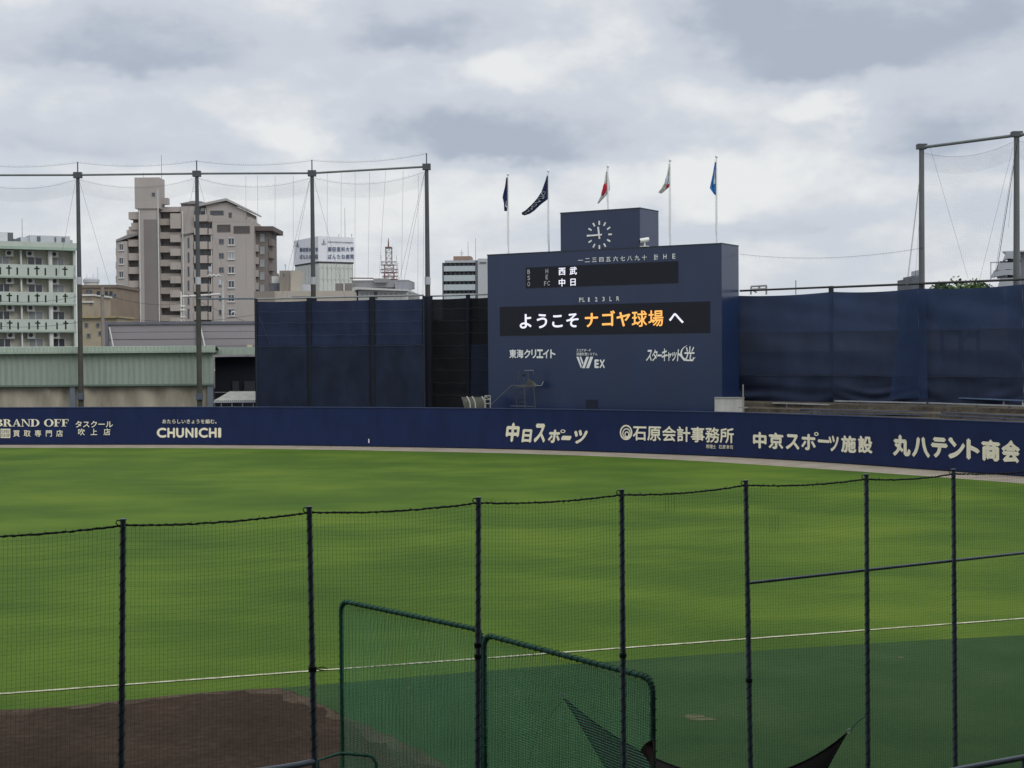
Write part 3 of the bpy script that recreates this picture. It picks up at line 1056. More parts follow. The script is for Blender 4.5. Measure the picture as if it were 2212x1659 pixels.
def cloth(root, name, a, b, z0, z1, material, amp=.05, sag=0.0, seed=0, nx=44, nz=18, swags=0):
    """a, b: plan points of the two ends; gently bellied and creased sheet"""
    rnd = random.Random(seed)
    ph = [rnd.uniform(0, 6.28) for _ in range(6)]
    a, b = Vector((a[0], a[1], 0)), Vector((b[0], b[1], 0))
    nrm = Vector((-(b - a).y, (b - a).x, 0)).normalized()
    ln = (b - a).length
    P = []
    for i in range(nz + 1):
        row = []
        t = i / nz
        for j in range(nx + 1):
            s = j / nx
            d = amp * (math.sin(s * ln * .9 + ph[0] + 2 * t) * .5 + math.sin(s * ln * 2.3 + ph[1] - 3 * t) * .3 + math.sin(t * 9 + ph[2] + s * 4) * .35) * math.sin(math.pi * min(1, max(0, t)) * .96 + .06)
            if swags:
                c = (s * swags) % 1.0
                dip = 4 * (c - .5) ** 2
                d += amp * 2.2 * math.sin((17 + 5 * math.sin(ph[4])) * (t - (.22 + .12 * math.sin(ph[5])) * dip) + ph[3] + 1.2 * math.sin(s * 7 + ph[2])) * max(0, 1 - t * 1.25) * (.30 + .2 * math.sin(s * 5 + ph[1]))
            z = z0 + (z1 - z0) * t - (sag * 4 * s * (1 - s) if i == nz else 0)
            p = a + (b - a) * s + nrm * d
            row.append((p.x, p.y, z))
        P.append(row)
    return MB().grid(P).build(name, material, root, True)


def hpt(u, v, y):
    p = at(u, v, y)
    return p


# front piece, between the shed and the board
ya, yb = 112.6, 109.6
pa, pb = hpt(553, 648, ya), hpt(915, 643.5, yb)
scr = thing('windscreen', 'tall dark mesh windscreen behind the wall, between shed and scoreboard', 'windscreen', (pa.x, pa.y, 0))
zt = (pa.z + pb.z) / 2
zm = hpt(700, 747, 111.3).z
mid = pa + (pb - pa) * ((670 - 553) / (915 - 553))
mid2 = pa + (pb - pa) * ((806 - 553) / (915 - 553))
for i, (p, q) in enumerate(((pa, mid), (mid, mid2), (mid2, pb))):
    cloth(scr, 'upper_mesh', p, q, zm, zt - .1, SCRU, .05, .05, i)
off = Vector((0, -.12, 0))
cloth(scr, 'lower_mesh', pa + off, mid + off, .2, zm + .05, SCRL, .05, 0, 7)
cloth(scr, 'lower_mesh', mid + off, pb + off, .2, zm + .05, SCRL, .07, 0, 8)
mb = MB()
for vv in (671.5, 695.7, 723, 747):
    z = hpt(730, vv + .6, 111.3).z
    P = [pa + (pb - pa) * (i / 24) for i in range(25)]
    mb.tube([(p.x, p.y - .2, z + .03 * math.sin(i * 1.7)) for i, p in enumerate(P)], .012, 4)
mb.build('seam_cord', SEAM, scr)
for p in (pa, mid, pb):
    MB().tube([(p.x, p.y - .2, .2), (p.x, p.y - .2, zt)], .015, 4).build('edge_cord', SEAM, scr)
for p, rr in ((pa, .13), (mid, .20), (mid2, .24), (pb, .10)):
    MB().tube([(p.x, p.y - .02, 0), (p.x, p.y - .02, zt + .12)], rr, 10).build('post', mat('mesh_wrapped_post', (.0080, .0105, .0200), .85, .2, 1.5), scr, True)
MB().tube([(pa.x, pa.y + .1, zt + .1), (pb.x, pb.y + .1, zt + .18)], .07, 8).build('top_rail', STEEL, scr, True)
for (a, b) in (((1185, 140), (1080, 405)), ((1230, 170), (1330, 405)), ((275, 170), (378, 420))):
    p, q = hpt(*C6(*a), 111.0 if a[0] > 600 else 112.4), hpt(*C6(*b), 110.8 if a[0] > 600 else 112.3)
    MB().tube([p, q], .018, 4).build('brace_wire', SEAM, scr)
# recessed piece next to the board
qa, qb = hpt(915, 643, 112.5), hpt(1062, 640, 109.4)
scr2 = thing('windscreen', 'narrow near-black mesh windscreen set back against the scoreboard side', 'windscreen', (qa.x, qa.y, 0))
zt2 = hpt(980, 641.5, 111).z
zm2 = hpt(980, 746, 111).z
qm = qa + (qb - qa) * .66
cloth(scr2, 'upper_mesh', qa, qm, zm2, zt2 - .1, SCRB, .07, .05, 21)
cloth(scr2, 'upper_mesh', qm, qb, zm2, zt2 - .1, SCRB, .07, .05, 22)
cloth(scr2, 'lower_mesh', qa + off, qm + off, .2, zm2 + .05, SCRB, .12, 0, 23, swags=1)
cloth(scr2, 'lower_mesh', qm + off, qb + off, .2, zm2 + .05, SCRL, .06, 0, 24)
mb = MB()
for vv in (667, 693, 720, 746, 774, 800, 827, 853):
    z = hpt(985, vv, 111).z
    P = [qa + (qb - qa) * (i / 12) for i in range(13)]
    mb.tube([(p.x, p.y - .3, z + .04 * math.sin(i * 2.1 + vv)) for i, p in enumerate(P)], .013, 4)
mb.build('seam_cord', mat('dull_seam_cord', (.035, .04, .045), .8, .2, 5), scr2)
for p, rr in ((qa + (qb - qa) * .09, .26), (qm, .18)):
    MB().tube([(p.x, p.y - .15, 0), (p.x, p.y - .15, zt2 + .15)], rr, 10).build('post', MATS['mesh_wrapped_post'], scr2, True)
MB().tube([(qa.x, qa.y, zt2 + .12), (qb.x, qb.y, zt2 + .12)], .06, 8).tube([(qb.x - .25, qb.y - .25, zt2 + .1), (qb.x - .25, qb.y - .25, zt2 - 1.0)], .045, 6).build('top_rail', STEEL, scr2, True)

# right-hand screen above the old terraces
ra = hpt(1584, 636, 100.1)
rb = hpt(2330, 606, 83.6)
scr3 = thing('windscreen', 'very long navy mesh windscreen beyond the scoreboard, above the old terraces', 'windscreen', (ra.x, ra.y, 0))


def on_r(u):
    d = ray(u, 640)
    q = d.x / d.y
    e = rb - ra
    t = (q * ra.y - ra.x) / (e.x - q * e.y)
    return ra + e * t, t


zt3 = 10.85
zr1, zr2 = 6.95, 4.0
cuts = [1585, 1798, 1984, 2209, 2330]
k = 30
for u0, u1 in zip(cuts, cuts[1:]):
    p, q = on_r(u0)[0], on_r(u1)[0]
    z_a = 8.15
    z_b = 5.25
    cloth(scr3, 'upper_mesh', p, q, z_a, zt3, SCRR, .07, .12, k)
    cloth(scr3, 'middle_mesh', (p.x, p.y - .08), (q.x, q.y - .08), z_b, z_a + .06, SCRM, .10, 0, k + 1)
    cloth(scr3, 'lower_mesh', (p.x, p.y - .16), (q.x, q.y - .16), 3.0, z_b + .06, SCRR2, .16, 0, k + 2, 60, 34, swags=1)
    k += 3
mb = MB()
for z in (5.25, 8.15):
    mb.tube([on_r(1598 + i * 18)[0] * 1 + Vector((0, -.24, z + .03 * math.sin(i) - on_r(1598)[0].z * 1)) if False else Vector((on_r(1598 + i * 18)[0].x, on_r(1598 + i * 18)[0].y - .24, z + .025 * math.sin(i * 1.3))) for i in range(40)], .014, 4)
mb.build('seam_cord', mat('navy_seam_cord', (.035, .043, .062), .8, .2), scr3)
RAILK = mat('black_top_rail', (.035, .036, .04), .5, .15)
mb = MB()
p, q = on_r(1599)[0], on_r(1796)[0]
mb.tube([(p.x, p.y + .1, 11.17), (q.x, q.y + .1, 11.17)], .07, 8)
mb.build('top_rail', RAILK, scr3, True)
mb = MB()
p, q = on_r(1801)[0], on_r(2330)[0]
mb.tube([(p.x, p.y + .1, 11.15), (q.x, q.y + .1, 11.15)], .075, 8)
mb.build('top_rail', RAILK, scr3, True)
for uu in (1798, 1994):
    p = on_r(uu)[0]
    MB().tube([(p.x, p.y + .35, 0), (p.x, p.y + .35, 11.25)], .17, 10).build('post', RAILK, scr3, True)
p, q = on_r(2085)[0], on_r(2130)[0]
# lighter loose net let down in front of the screen
P = []
for i in range(15):
    t = i / 14
    row = []
    for j in range(9):
        s = j / 8
        xa_, xb_ = 1340 + (1240 - 1340) * t, 1500 + (1517 - 1500) * t
        u_, v_ = C8(xa_ + (xb_ - xa_) * s, 6 + 770 * t)
        b_, _t = on_r(u_)
        yy = b_.y - .5 - .06 * math.sin(s * 14 + t * 3)
        row.append(at(u_, v_, yy))
    P.append(row)
MB().grid(P).build('loose_net', mat('lighter_navy_net', (.0200, .0400, .105), .85, .15, .6, thru=.45), scr3, True)

# ------------------------------------------------------------------ old terraces at right
TERR = mottled('weathered_terrace', [(.36, (.045, .040, .032)), (.5, (.085, .072, .056)), (.64, (.13, .115, .095))], .8, 5.0)
ter = []
for uu in range(1545, 2401, 45):
    d = ray(uu, 880)
    q = d.x / d.y
    yw = lerp_tab(wall_r, q) + .6
    ys = on_r(uu)[0].y - .3
    ter.append((q, yw, ys))
P = []
for fr_, z in ((0, 2.3), (0, 2.86), (.34, 2.90), (.345, 3.12), (.66, 3.16), (.665, 3.40), (1.0, 3.48)):
    P.append([(q * (yw + (ys - yw) * fr_), yw + (ys - yw) * fr_, z) for q, yw, ys in ter])
tag(MB().grid(P).build('terrace_ground', TERR), kind='structure')
BEN = [mat('faded_blue_plank', (.10, .155, .25), .6, .2, 2), mat('pale_grey_plank', (.30, .31, .31), .6, .2, 2), mat('dull_slate_plank', (.06, .075, .11), .6, .25, 2)]
benches = [((1600, 769), (2230, 796), 90.0, 84.9, 0, 'pale blue bench rail at the foot of the navy screen'),
           ((850, 797), (1500, 812), 92.5, 88.0, 1, 'grey bench plank above the weathered terrace, longer of two pale ones'),
           ((1530, 812), (2230, 836), 88.0, 82.8, 1, 'grey bench plank above the terrace, running out beside the far post'),
           ((400, 812), (800, 824), 95.4, 92.6, 1, 'short grey bench plank near the white concrete block'),
           ((600, 858), (1520, 878), 92.0, 86.2, 2, 'slate bench rail just over the wall top, upper of a pair'),
           ((565, 878), (1500, 900), 91.4, 85.3, 2, 'slate bench rail just over the wall top, lower of a pair'),
           ((1620, 880), (2230, 910), 84.7, 80.4, 2, 'slate bench rail over the wall top above the last sponsor name'),
           ((1600, 902), (2230, 934), 84.0, 79.5, 2, 'lowest slate bench rail over the wall above the last sponsor name')]
for (a, b, y0, y1, mi, lab) in benches:
    p, q = at(*C8(*a), y0), at(*C8(*b), y1)
    bt = thing('bench', lab, 'bench', ((p.x + q.x) / 2, (p.y + q.y) / 2, min(p.z, q.z) - .25), 0, 'benches on the old terraces')
    d = (q - p)
    nrm = Vector((-d.y, d.x, 0)).normalized() * .14
    mb = MB()
    h = Vector((0, 0, .07))
    mb.add([p - nrm, q - nrm, q + nrm, p + nrm, p - nrm + h, q - nrm + h, q + nrm + h, p + nrm + h], [(0, 3, 2, 1), (4, 5, 6, 7), (0, 1, 5, 4), (1, 2, 6, 5), (2, 3, 7, 6), (3, 0, 4, 7)])
    mb.build('plank', BEN[mi], bt)
    nleg = max(2, int(d.length / 2.2))
    for i in range(nleg):
        c = p + d * ((i + .5) / nleg)
        MB().box(c.x - .04, c.x + .04, c.y - .08, c.y + .08, c.z - .42, c.z - .003).build('leg', STEEL, bt)

# rubble / weeds heap by the block
blk = rect(board, C7, 1997, 978, 2210, 1085)
pb0 = at(1545, 875, 94.6)
CONC = mat('stained_white_concrete', (.42, .42, .40), .85, .22, 1.2, (1, 1, .5), bump=.2)
p, q = at(1543.5, 861, 94.8), at(1605.5, 860, 92.9 + 1.4)
ang = math.atan2(q.y - p.y, q.x - p.x)
cb = thing('concrete_block', 'stained white concrete block at the foot of the scoreboard', 'block', (p.x, p.y, 1.0), ang)
L_ = (q - p).length
MB(cb).prism([(0, 0), (L_, 0), (L_, p.z - 1.0), (0, p.z - 1.0)], 0, .6).build('block', CONC, cb)
MB(cb).box(-.02, L_ + .02, -.03, .62, p.z - 1.0 + .002, p.z - .92).build('capping', mat('grey_capping', (.25, .25, .24), .8, .15), cb)
p = at(*C8(183, 835), 92.5)
stk = thing('marker_post', 'thin grey post standing beside the white concrete block', 'post', (p.x, p.y, p.z - 1))
MB(stk).tube([(0, 0, 0), (0, 0, 2.45)], .045, 8).build('shaft', STEEL, stk, True)
MB(stk).box(-.3, .3, -.06, .06, .9, .98).build('cross_bar', STEEL, stk)

# ------------------------------------------------------------------ scaffold chair and rack in front of the board
SCF = mat('dull_scaffold_tube', (.075, .08, .085), .5, .2, 4)
P7 = lambda x, y, d: at(*C7(x, y), d)
sf = thing('lookout_stand', 'thin steel lookout stand with raised seat before the dark scoreboard', 'stand', (P7(470, 1050, 103.4).x, 103.4, 2.2))
ZB = P7(470, 1060, 103.4).z - .5
d0, d1 = 102.9, 103.9


def stick(name, pts, r=.028, m=SCF):
    return MB().tube(pts, r, 6).build(name, m, sf, True)


for (x, y, xb, d) in ((555, 878, 572, d0), (480, 875, 490, d0), (415, 872, 420, d1), (640, 770, 660, d1)):
    a, b = P7(x, y, d), P7(xb, 1075, d)
    stick('leg', [a, (b.x, b.y, ZB)])
for y in (905, 940, 975, 1010, 1040):
    stick('rung', [P7(424, y, d1), P7(492, y, d0)], .018)
stick('handrail', [P7(215, 1030, d0), P7(378, 876, d0), P7(555, 876, d0)])
a, b = P7(415, 878, d1), P7(560, 882, d0)
MB().box(a.x, b.x, d0, d1, a.z - .1, a.z - .02).build('platform', mat('platform_board', (.06, .06, .06), .8, .2), sf)
for (x0, y0, x1, y1, d) in ((437, 757, 432, 830, d1), (480, 760, 470, 875, d1), (512, 756, 512, 875, d0), (553, 757, 555, 790, d0)):
    stick('guard_post', [P7(x0, y0, d), P7(x1, y1, d)], .022)
stick('guard_rail', [P7(480, 757, d1), P7(512, 755, d0), P7(553, 757, d0)], .026, STEEL)
stick('foot_bar', [P7(365, 1040, d0), P7(480, 1044, d0), P7(560, 1046, d0)], .03)
mb = MB()
S0 = [(517, 822), (545, 838), (566, 852), (578, 868), (582, 878)]
mb.grid([[P7(x, y, d0 + .05) for x, y in S0], [P7(x - 18 - i * 4, y + 16 + i * 2, d0 + .3) for i, (x, y) in enumerate(S0)], [P7(x - 30 - i * 3, 877, d0 + .6) for i, (x, y) in enumerate(S0)]])
mb.build('seat_cover', mat('grey_seat_cover', (.24, .24, .235), .8, .15), sf, True)
stick('armrest', [P7(582, 878, d0), P7(618, 878, d0), P7(634, 845, d1), P7(640, 775, d1)], .03, STEEL)
MB().tube([P7(475, 785, d0), P7(485, 805, d0)], .09, 8).build('lamp_head', mat('black_metal', (.012, .012, .014), .5, .1), sf, True)

rk = thing('ball_machine_cover', 'low curved dark cover on pale bent frames beside the lookout stand', 'cover', (P7(90, 1050, 103.8).x, 103.8, 2.0))
mb = MB()
G = []
for i in range(8):
    t = i / 7
    row = []
    for j in range(9):
        s = j / 8
        x = -25 + 195 * s + 40 * t * (1 - t * .35) * (1 - s * .6)
        row.append(P7(x, 968 + 105 * t, 104.6 - .9 * math.sin(t * 1.4)))
    G.append(row)
mb.grid(G).build('sheet', mat('olive_tarpaulin', (.055, .055, .042), .8, .3, 3), rk, True)
for x in (20, 62, 140):
    MB().tube([P7(x, 966, 103.75), P7(x + 16, 990, 103.5), P7(x + 26, 1020, 103.35), P7(x + 28, 1075, 103.3)], .05, 8).build('bent_frame', mat('pale_bent_pipe', (.30, .30, .28), .5, .1), rk, True)
tr = thing('wire_rack', 'small pale square rack next to the curved dark cover', 'rack', (P7(188, 1060, 103.2).x, 103.2, 2.0))
mb = MB()
for x in (165, 208):
    mb.tube([P7(x, 958, 103.2), P7(x, 1080, 103.2)], .04, 6)
mb.build('upright', MATS['pale_bent_pipe'], tr, True)
mb = MB()
for y in (960, 990, 1022):
    mb.tube([P7(163, y, 103.2), P7(210, y, 103.2)], .035, 6)
mb.tube([P7(165, 962, 103.2), P7(208, 990, 103.2)], .03, 6)
mb.build('cross_bar', MATS['pale_bent_pipe'], tr, True)

# ------------------------------------------------------------------ buildings
def holed(mb, x0, x1, y0, y1, z0, z1, holes):
    xs = sorted({x0, x1, *[h[i] for h in holes for i in (0, 1) if x0 < h[i] < x1]})
    zs = sorted({z0, z1, *[h[i] for h in holes for i in (2, 3) if z0 < h[i] < z1]})
    for a, b in zip(zs, zs[1:]):
        run = None
        for c, d in zip(xs, xs[1:]):
            mx, mz = (c + d) / 2, (a + b) / 2
            solid = not any(h[0] < mx < h[1] and h[2] < mz < h[3] for h in holes)
            if solid:
                run = (run[0], d) if run else (c, d)
            if (not solid or d == x1) and run:
                mb.box(run[0], run[1], y0, y1, a, b)
                run = None
    return mb


def antenna(root, x, y, z, h, r=.05, arms=0, name='antenna'):
    mb = MB(root).tube([(x, y, z), (x, y, z + h)], [r, r * .6], 5)
    for i in range(arms):
        zz = z + h * (.6 + .13 * i)
        mb.tube([(x - h * .16, y, zz), (x + h * .16, y, zz)], r * .5, 4)
    return mb.build(name, WIRE, root)


# green balcony apartments
GRN = mat('pale_green_parapet', (.40, .45, .405), .8, .10, .5, (1, 1, .3))
CRM = mat('cream_render', (.50, .485, .40), .85, .10, .4, (1, 1, .4))
PALE = mat('pale_trim', (.52, .53, .50), .7, .08, 1)
LGREY = mat('light_grey_panel', (.40, .42, .45), .7, .10, .4)
DGREY = mat('slate_grey_panel', (.10, .11, .13), .7, .12, .4)
p = at(166.5, 750, 150)
ga = thing('green_apartments', 'pale green balcony apartment block with cross-shaped cutouts in the parapets', 'building', (p.x, p.y, 0), math.radians(29.7))
gz = lambda y: local(ga, *CG(1005, y))[1]
gx = lambda x, y=800, d=0.0: local(ga, *CG(x, y), d)[0]
GX0 = -17.0
zroofg = gz(325)
MB(ga).box(GX0, 0, 1.3, 11, 0, zroofg - .003).build('wall', CRM, ga)
pers = 352
holesx = []
for k in range(-2, 3):
    for dx, cross in ((122 + 370 * k, True), (232 + 370 * k, False), (377 + 370 * k, False)):
        holesx.append((gx(dx), cross))
for f in range(6):
    y0, y1 = 525 + 356 * f, 702 + 353 * f
    za, zb = gz(y1), gz(y0)
    if za < 0.5:
        break
    hs = []
    hh = zb - za
    for hx_, cr in holesx:
        if not (GX0 + .3 < hx_ < -.3):
            continue
        hs.append((hx_ - .085, hx_ + .085, za + hh * .22, za + hh * (.90 if cr else .76)))
        if cr:
            hs.append((hx_ - .27, hx_ + .27, za + hh * .655, za + hh * .765))
    holed(MB(ga), GX0, -.03, 0, .12, za + .16, zb, hs).build('parapet', GRN, ga)
    MB(ga).box(GX0, -.03, .15, .20, za + .16, zb - .12).build('parapet_shade_board', mat('dark_green_shade', (.022, .035, .026), .9, .2), ga)  # added dark board: stands for the balcony shade behind the cut-outs
    MB(ga).box(GX0, -.03, -.02, 1.297, za, za + .157).build('balcony_floor', mat('green_slab_edge', (.27, .335, .28), .8, .1), ga)
    for px, w_ in ((688, .13), (292, .07), (-82, .13), (662, .05)):
        x = gx(px)
        MB(ga).box(x - w_, x + w_, .30, 1.297, zb - .55, gz(y0 - 190) - .02).build('partition', PALE, ga)
    zt_ = gz(y0 - 178)
    for i, (a, b, gl) in enumerate(((-150, -20, 0), (-8 if f % 2 else -30, 164, 0), (392, 604, 0), (706, 892, 0))):
        hsel = (f * 3 + i) % 5
        x0, x1 = gx(a), gx(b)
        window(ga, x0, x1, zb - .9, gz(y0 - 115), 1.3, FRAME_W, GLASS_PALE if hsel in (1, 3) else GLASS, sill=False)
    for i, px in enumerate((-215, 150, 425, 752)):
        x = gx(px)
        zc = gz(y0 - 150)
        ac = MB(ga).box(x - .40, x + .40, .72, 1.02, zc - .28, zc + .28).box(x - .42, x + .42, .70, 1.29, zc - .36, zc - .29).build('air_conditioner', PALE, ga)
        MB(ga).tube([(x - .06, .715, zc), (x - .06, .69, zc)], .21, 14).build('fan_grille', DARK, ac)
MB(ga).box(-.26, 0, 0, 1.297, 0, zroofg - .003).build('end_wall', mat('pale_end_wall', (.40, .44, .38), .8, .1, .5), ga)
MB(ga).box(GX0 - .3, .15, -.35, 11.2, zroofg, gz(232)).build('roof_edge', GRN, ga)
MB(ga).box(GX0 - .3, .15, -.42, -.352, zroofg - .05, zroofg + .25).build('gutter', mat('green_gutter', (.28, .37, .30), .6, .1), ga)
for (x0, y0, x1, y1, m_, d) in ((395, 130, 925, 236, LGREY, 4.0), (-120, 80, 100, 232, mat('pale_grey_panel', (.50, .52, .54), .7, .08, .4), 4.0), (101, 88, 175, 232, DGREY, 4.4), (176, 172, 272, 234, DGREY, 4.2), (272, 148, 394, 234, LGREY, 4.3), (925, 186, 960, 236, LGREY, 4.5)):
    x0_, x1_, z0_, z1_ = rect(ga, CG, x0, y0, x1, y1, d)
    MB(ga).box(x0_, x1_, d, d + 3.5, gz(232) - .003 if False else gz(232) + .003, z1_).build('roof_house', m_, ga)
for (x0, x1, y0, y1) in ((490, 535, 138, 228), (722, 742, 150, 236), (815, 858, 155, 238)):
    x0_, x1_, z0_, z1_ = rect(ga, CG, x0, y0, x1, y1, 3.97)
    MB(ga).box(x0_, x1_, 3.93, 3.997, z0_ + .2, z1_).build('louver', DGREY, ga)
x_, z_ = local(ga, *CG(295, 148), 5)
antenna(ga, x_, 5, z_ - .3, 2.3, .035)

# brown apartment tower
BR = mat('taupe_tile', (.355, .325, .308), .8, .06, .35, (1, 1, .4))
BR2 = mat('dark_and_shaded_brown_tile', (.185, .170, .162), .8, .07, .35, (1, 1, .4))  # darker copy of the taupe; also paints the shade on the shaft
BR3 = mat('beige_balcony_tile', (.37, .33, .30), .8, .06, .4)
BRD = mat('dark_brown_block', (.175, .152, .142), .8, .08, .4)
RF = mat('grey_roof_sheet', (.22, .215, .21), .6, .1, .5)
p = at(400, 700, 290)
ba = thing('brown_apartments', 'tall taupe tiled apartment tower with stair shaft and rows of balconies', 'building', (p.x, p.y, 0))
q = lambda x, y, d=0.0: local(ba, *CB(x, y), d)


def bb(name, m_, x0, y0, x1, y1, ya, yb, ground=False, sub=None):
    a, b, c, d = rect(ba, CB, x0, y0, x1, y1, ya)
    return MB(ba).box(a, b, ya, yb, 0 if ground else c, d).build(name, m_, sub or ba)


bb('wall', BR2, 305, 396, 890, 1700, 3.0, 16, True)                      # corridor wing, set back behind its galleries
a = rect(ba, CB, 305, 396, 890, 420, 2.0)
bb('parapet', BR, 508, 385, 890, 438, 1.6, 2.99)
rows = [438, 583, 729, 875, 1022, 1172, 1318, 1466, 1612]
for i, y in enumerate(rows[:-1]):
    bb('gallery_parapet', BR3, 508, y + 74, 752, rows[i + 1] - 4, 1.6, 2.1)
    bb('gallery_floor', BR, 508, y + 138, 752, y + 144, 2.102, 2.99)
    bb('balcony', BR3, 638, y + 103 if i else 455, 750, y + 178, .5, 1.597) if i < 8 else None
    a_, b_, c_, d_ = rect(ba, CB, 520, y + 4, 600, y + 72, 2.9)
    window(ba, a_ + .4, b_ - .6, c_ - .3, d_ - .3, 2.998, FRAME_G, GLASS, sill=False)
bb('wall', BR, 752, 380, 892, 672, 1.2, 2.99)
bb('wall', BR, 757, 676, 888, 1700, .6, 2.99, True)
a, b, c, d = rect(ba, CB, 745, 655, 892, 690, .3)
MB(ba).prism([(a, c - .0), (b, d - .15), (b, d), (a, c + .15)], .2, 2.9).build('canopy', RF, ba)
for y in (715, 870, 1020, 1170, 1320, 1470):
    a, b, c, d = rect(ba, CB, 822, y, 845, y + 110, .6)
    window(ba, a, b, c, d, .6, FRAME_G, GLASS, False, False)
# stair shaft with its bigger head
bb('stair_tower', BR, 303, 404, 504, 1700, -.6, 4.5, True)
bb('stair_tower', BR, 258, 72, 522, 403, -.9, 3.6)
bb('shaft_shade_strip', BR2, 362, 520, 500, 1690, -.72, -.603, True)  # flat dark strip: shade of the shaft's recess put into the colour
bb('head_box', BR, 540, 290, 612, 358, 1.0, 2.6)
a, b, c, d = rect(ba, CB, 440, 232, 478, 276, -.9)
window(ba, a, b, c, d, -.9, FRAME_G, GLASS, False, False)
for (px, y0, y1) in ((505, 200, 1600), (755, 425, 1560), (308, 420, 1600)):
    a, z1_ = q(px, y0, -.8)
    MB(ba).tube([(a, -.85 if px != 755 else .3, 2), (a, -.85 if px != 755 else .3, z1_)], .12, 6).build('downpipe', PALE, ba)
# left wing
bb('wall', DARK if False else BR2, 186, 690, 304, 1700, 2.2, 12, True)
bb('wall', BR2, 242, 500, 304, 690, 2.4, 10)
for y0, y1 in ((735, 808), (880, 955), (1027, 1100), (1173, 1245), (1322, 1396), (1470, 1542), (1614, 1690)):
    bb('balcony', BR3, 190, y0, 302, y1, .4, 2.197)
bb('balcony', BR3, 192, 440, 302, 517, -.2, 2.39)
bb('balcony', BR3, 222, 556, 302, 630, .2, 2.39)
bb('stepped_parapet', BR3, 194, 596, 302, 690, .5, 2.39)
bb('stepped_parapet', BR3, 172, 632, 193, 735, .6, 6)
bb('wall', BR, 65, 752, 187, 1700, .2, 11, True)
a, z_a = q(60, 758)
b, z_b = q(190, 716)
c, z_c = q(298, 690)
MB(ba).prism([(a, z_a), (c, z_c + .1), (c, z_c + .6), (b, z_b + .7), (a, z_a + .4)], -.1, 8).build('lean_roof', RF, ba)
for y in (783, 930, 1075, 1218, 1362, 1510):
    a, b, c, d = rect(ba, CB, 94, y, 140, y + 66, .2)
    window(ba, a, b, c, d, .2, FRAME_W, GLASS)
    bb('side_balcony', BR2, 57, y + 45, 64, y + 120, 2, 5)
# corner balconies
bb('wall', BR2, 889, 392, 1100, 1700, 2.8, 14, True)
for y0, y1 in ((470, 540), (612, 682), (755, 836), (903, 985), (1055, 1137), (1205, 1290), (1354, 1442), (1502, 1590)):
    bb('balcony', BR3, 892, y0, 1034, y1, .3, .75)
    bb('balcony', BR3, 1046, y0 + 4, 1088, y1, .3, .75)
    bb('balcony_floor', BR, 892, y1 - 8, 1088, y1 - 1, .752, 2.79)
    a, b, c, d = rect(ba, CB, 960, y0 - 58, 1060, y0 + 8, 2.8)
    window(ba, a, b, c, d, 2.8, FRAME_W, GLASS, False)
a, b, c, d = rect(ba, CB, 965, 396, 1004, 432, 1.2)
acb = MB(ba).box(a, b, 1.2, 1.9, c, d).build('air_conditioner', PALE, ba)
bb('pillar', PALE, 1076, 686, 1086, 1690, .5, .74, True)
bb('pillar', PALE, 1010, 398, 1017, 470, .5, .74)
# gable block
a, zb_ = q(920, 380)
pk, zpk = q(1237, 312)
e, ze = q(1500, 436)
l1_, z1_ = q(1446, 412)
l2_, z2_ = q(1448, 520)
MB(ba).prism([(q(1018, 372)[0], q(1018, 521.5)[1]), (l1_, q(1018, 521.5)[1]), (l1_, z1_ - .3), (pk, zpk - .4), (q(1018, 372)[0], q(1018, 362)[1])], .4, 12).build('gable_wall', BR, ba)
bb('wall', BR, 1092, 547, 1532, 1700, .4, 14, True)
bb('wall', BR, 1040, 522, 1491, 546, .4, 12)
bb('stepped_parapet', BR, 1447, 494, 1491, 521, .4, 8)
MB(ba).prism([(a, zb_ - .1), (pk, zpk - .15), (e, ze - .1), (e, ze + .25), (pk, zpk + .35), (a, zb_ + .35)], -.3, 12).build('gable_roof', mat('pale_roof_edge', (.36, .34, .32), .7, .08), ba)
a, z0_ = q(708, 382)
MB(ba).prism([(q(715, 385)[0], q(715, 385)[1]), (q(905, 385)[0], q(905, 385)[1]), (q(905, 330)[0], q(905, 330)[1]), (q(715, 335)[0], q(715, 335)[1])], 3.1, 9).build('roof_house', BR2, ba)
MB(ba).prism([(q(702, 336)[0], q(702, 336)[1]), (q(1025, 342)[0], q(1025, 342)[1]), (q(940, 312)[0], q(940, 312)[1]), (q(845, 306)[0], q(845, 306)[1])], 2.6, 9.5).build('hip_roof', RF, ba)
for x0, x1, y0, y1 in ((1140, 1280, 575, 655), (1314, 1488, 590, 670)):
    a, b, c, d = rect(ba, CB, x0, y0, x1, y1, .4)
    window(ba, a, b, c, d, .4, BR2 and mat('brown_window_frame', (.12, .10, .09), .6, .1), mat('brown_loggia', (.085, .078, .078), .8, .15, .4), False)
for x0, x1, y0, y1 in ((1066, 1206, 426, 474), (1262, 1294, 446, 500)):
    a, b, c, d = rect(ba, CB, x0, y0, x1, y1, .4)
    window(ba, a, b, c, d, .4, MATS['brown_window_frame'], GLASS, False, x0 < 1200)
for i, y in enumerate((726, 877, 1028, 1182, 1330, 1482)):
    a, b, c, d = rect(ba, CB, 1158, y, 1210, y + 60, .4)
    window(ba, a, b, c, d, .4, FRAME_G, GLASS, False)
    a, b, c, d = rect(ba, CB, 1256, y - 6, 1322, y + 66, .4)
    window(ba, a, b, c, d, .4, FRAME_W, GLASS_PALE if i == 1 else GLASS)
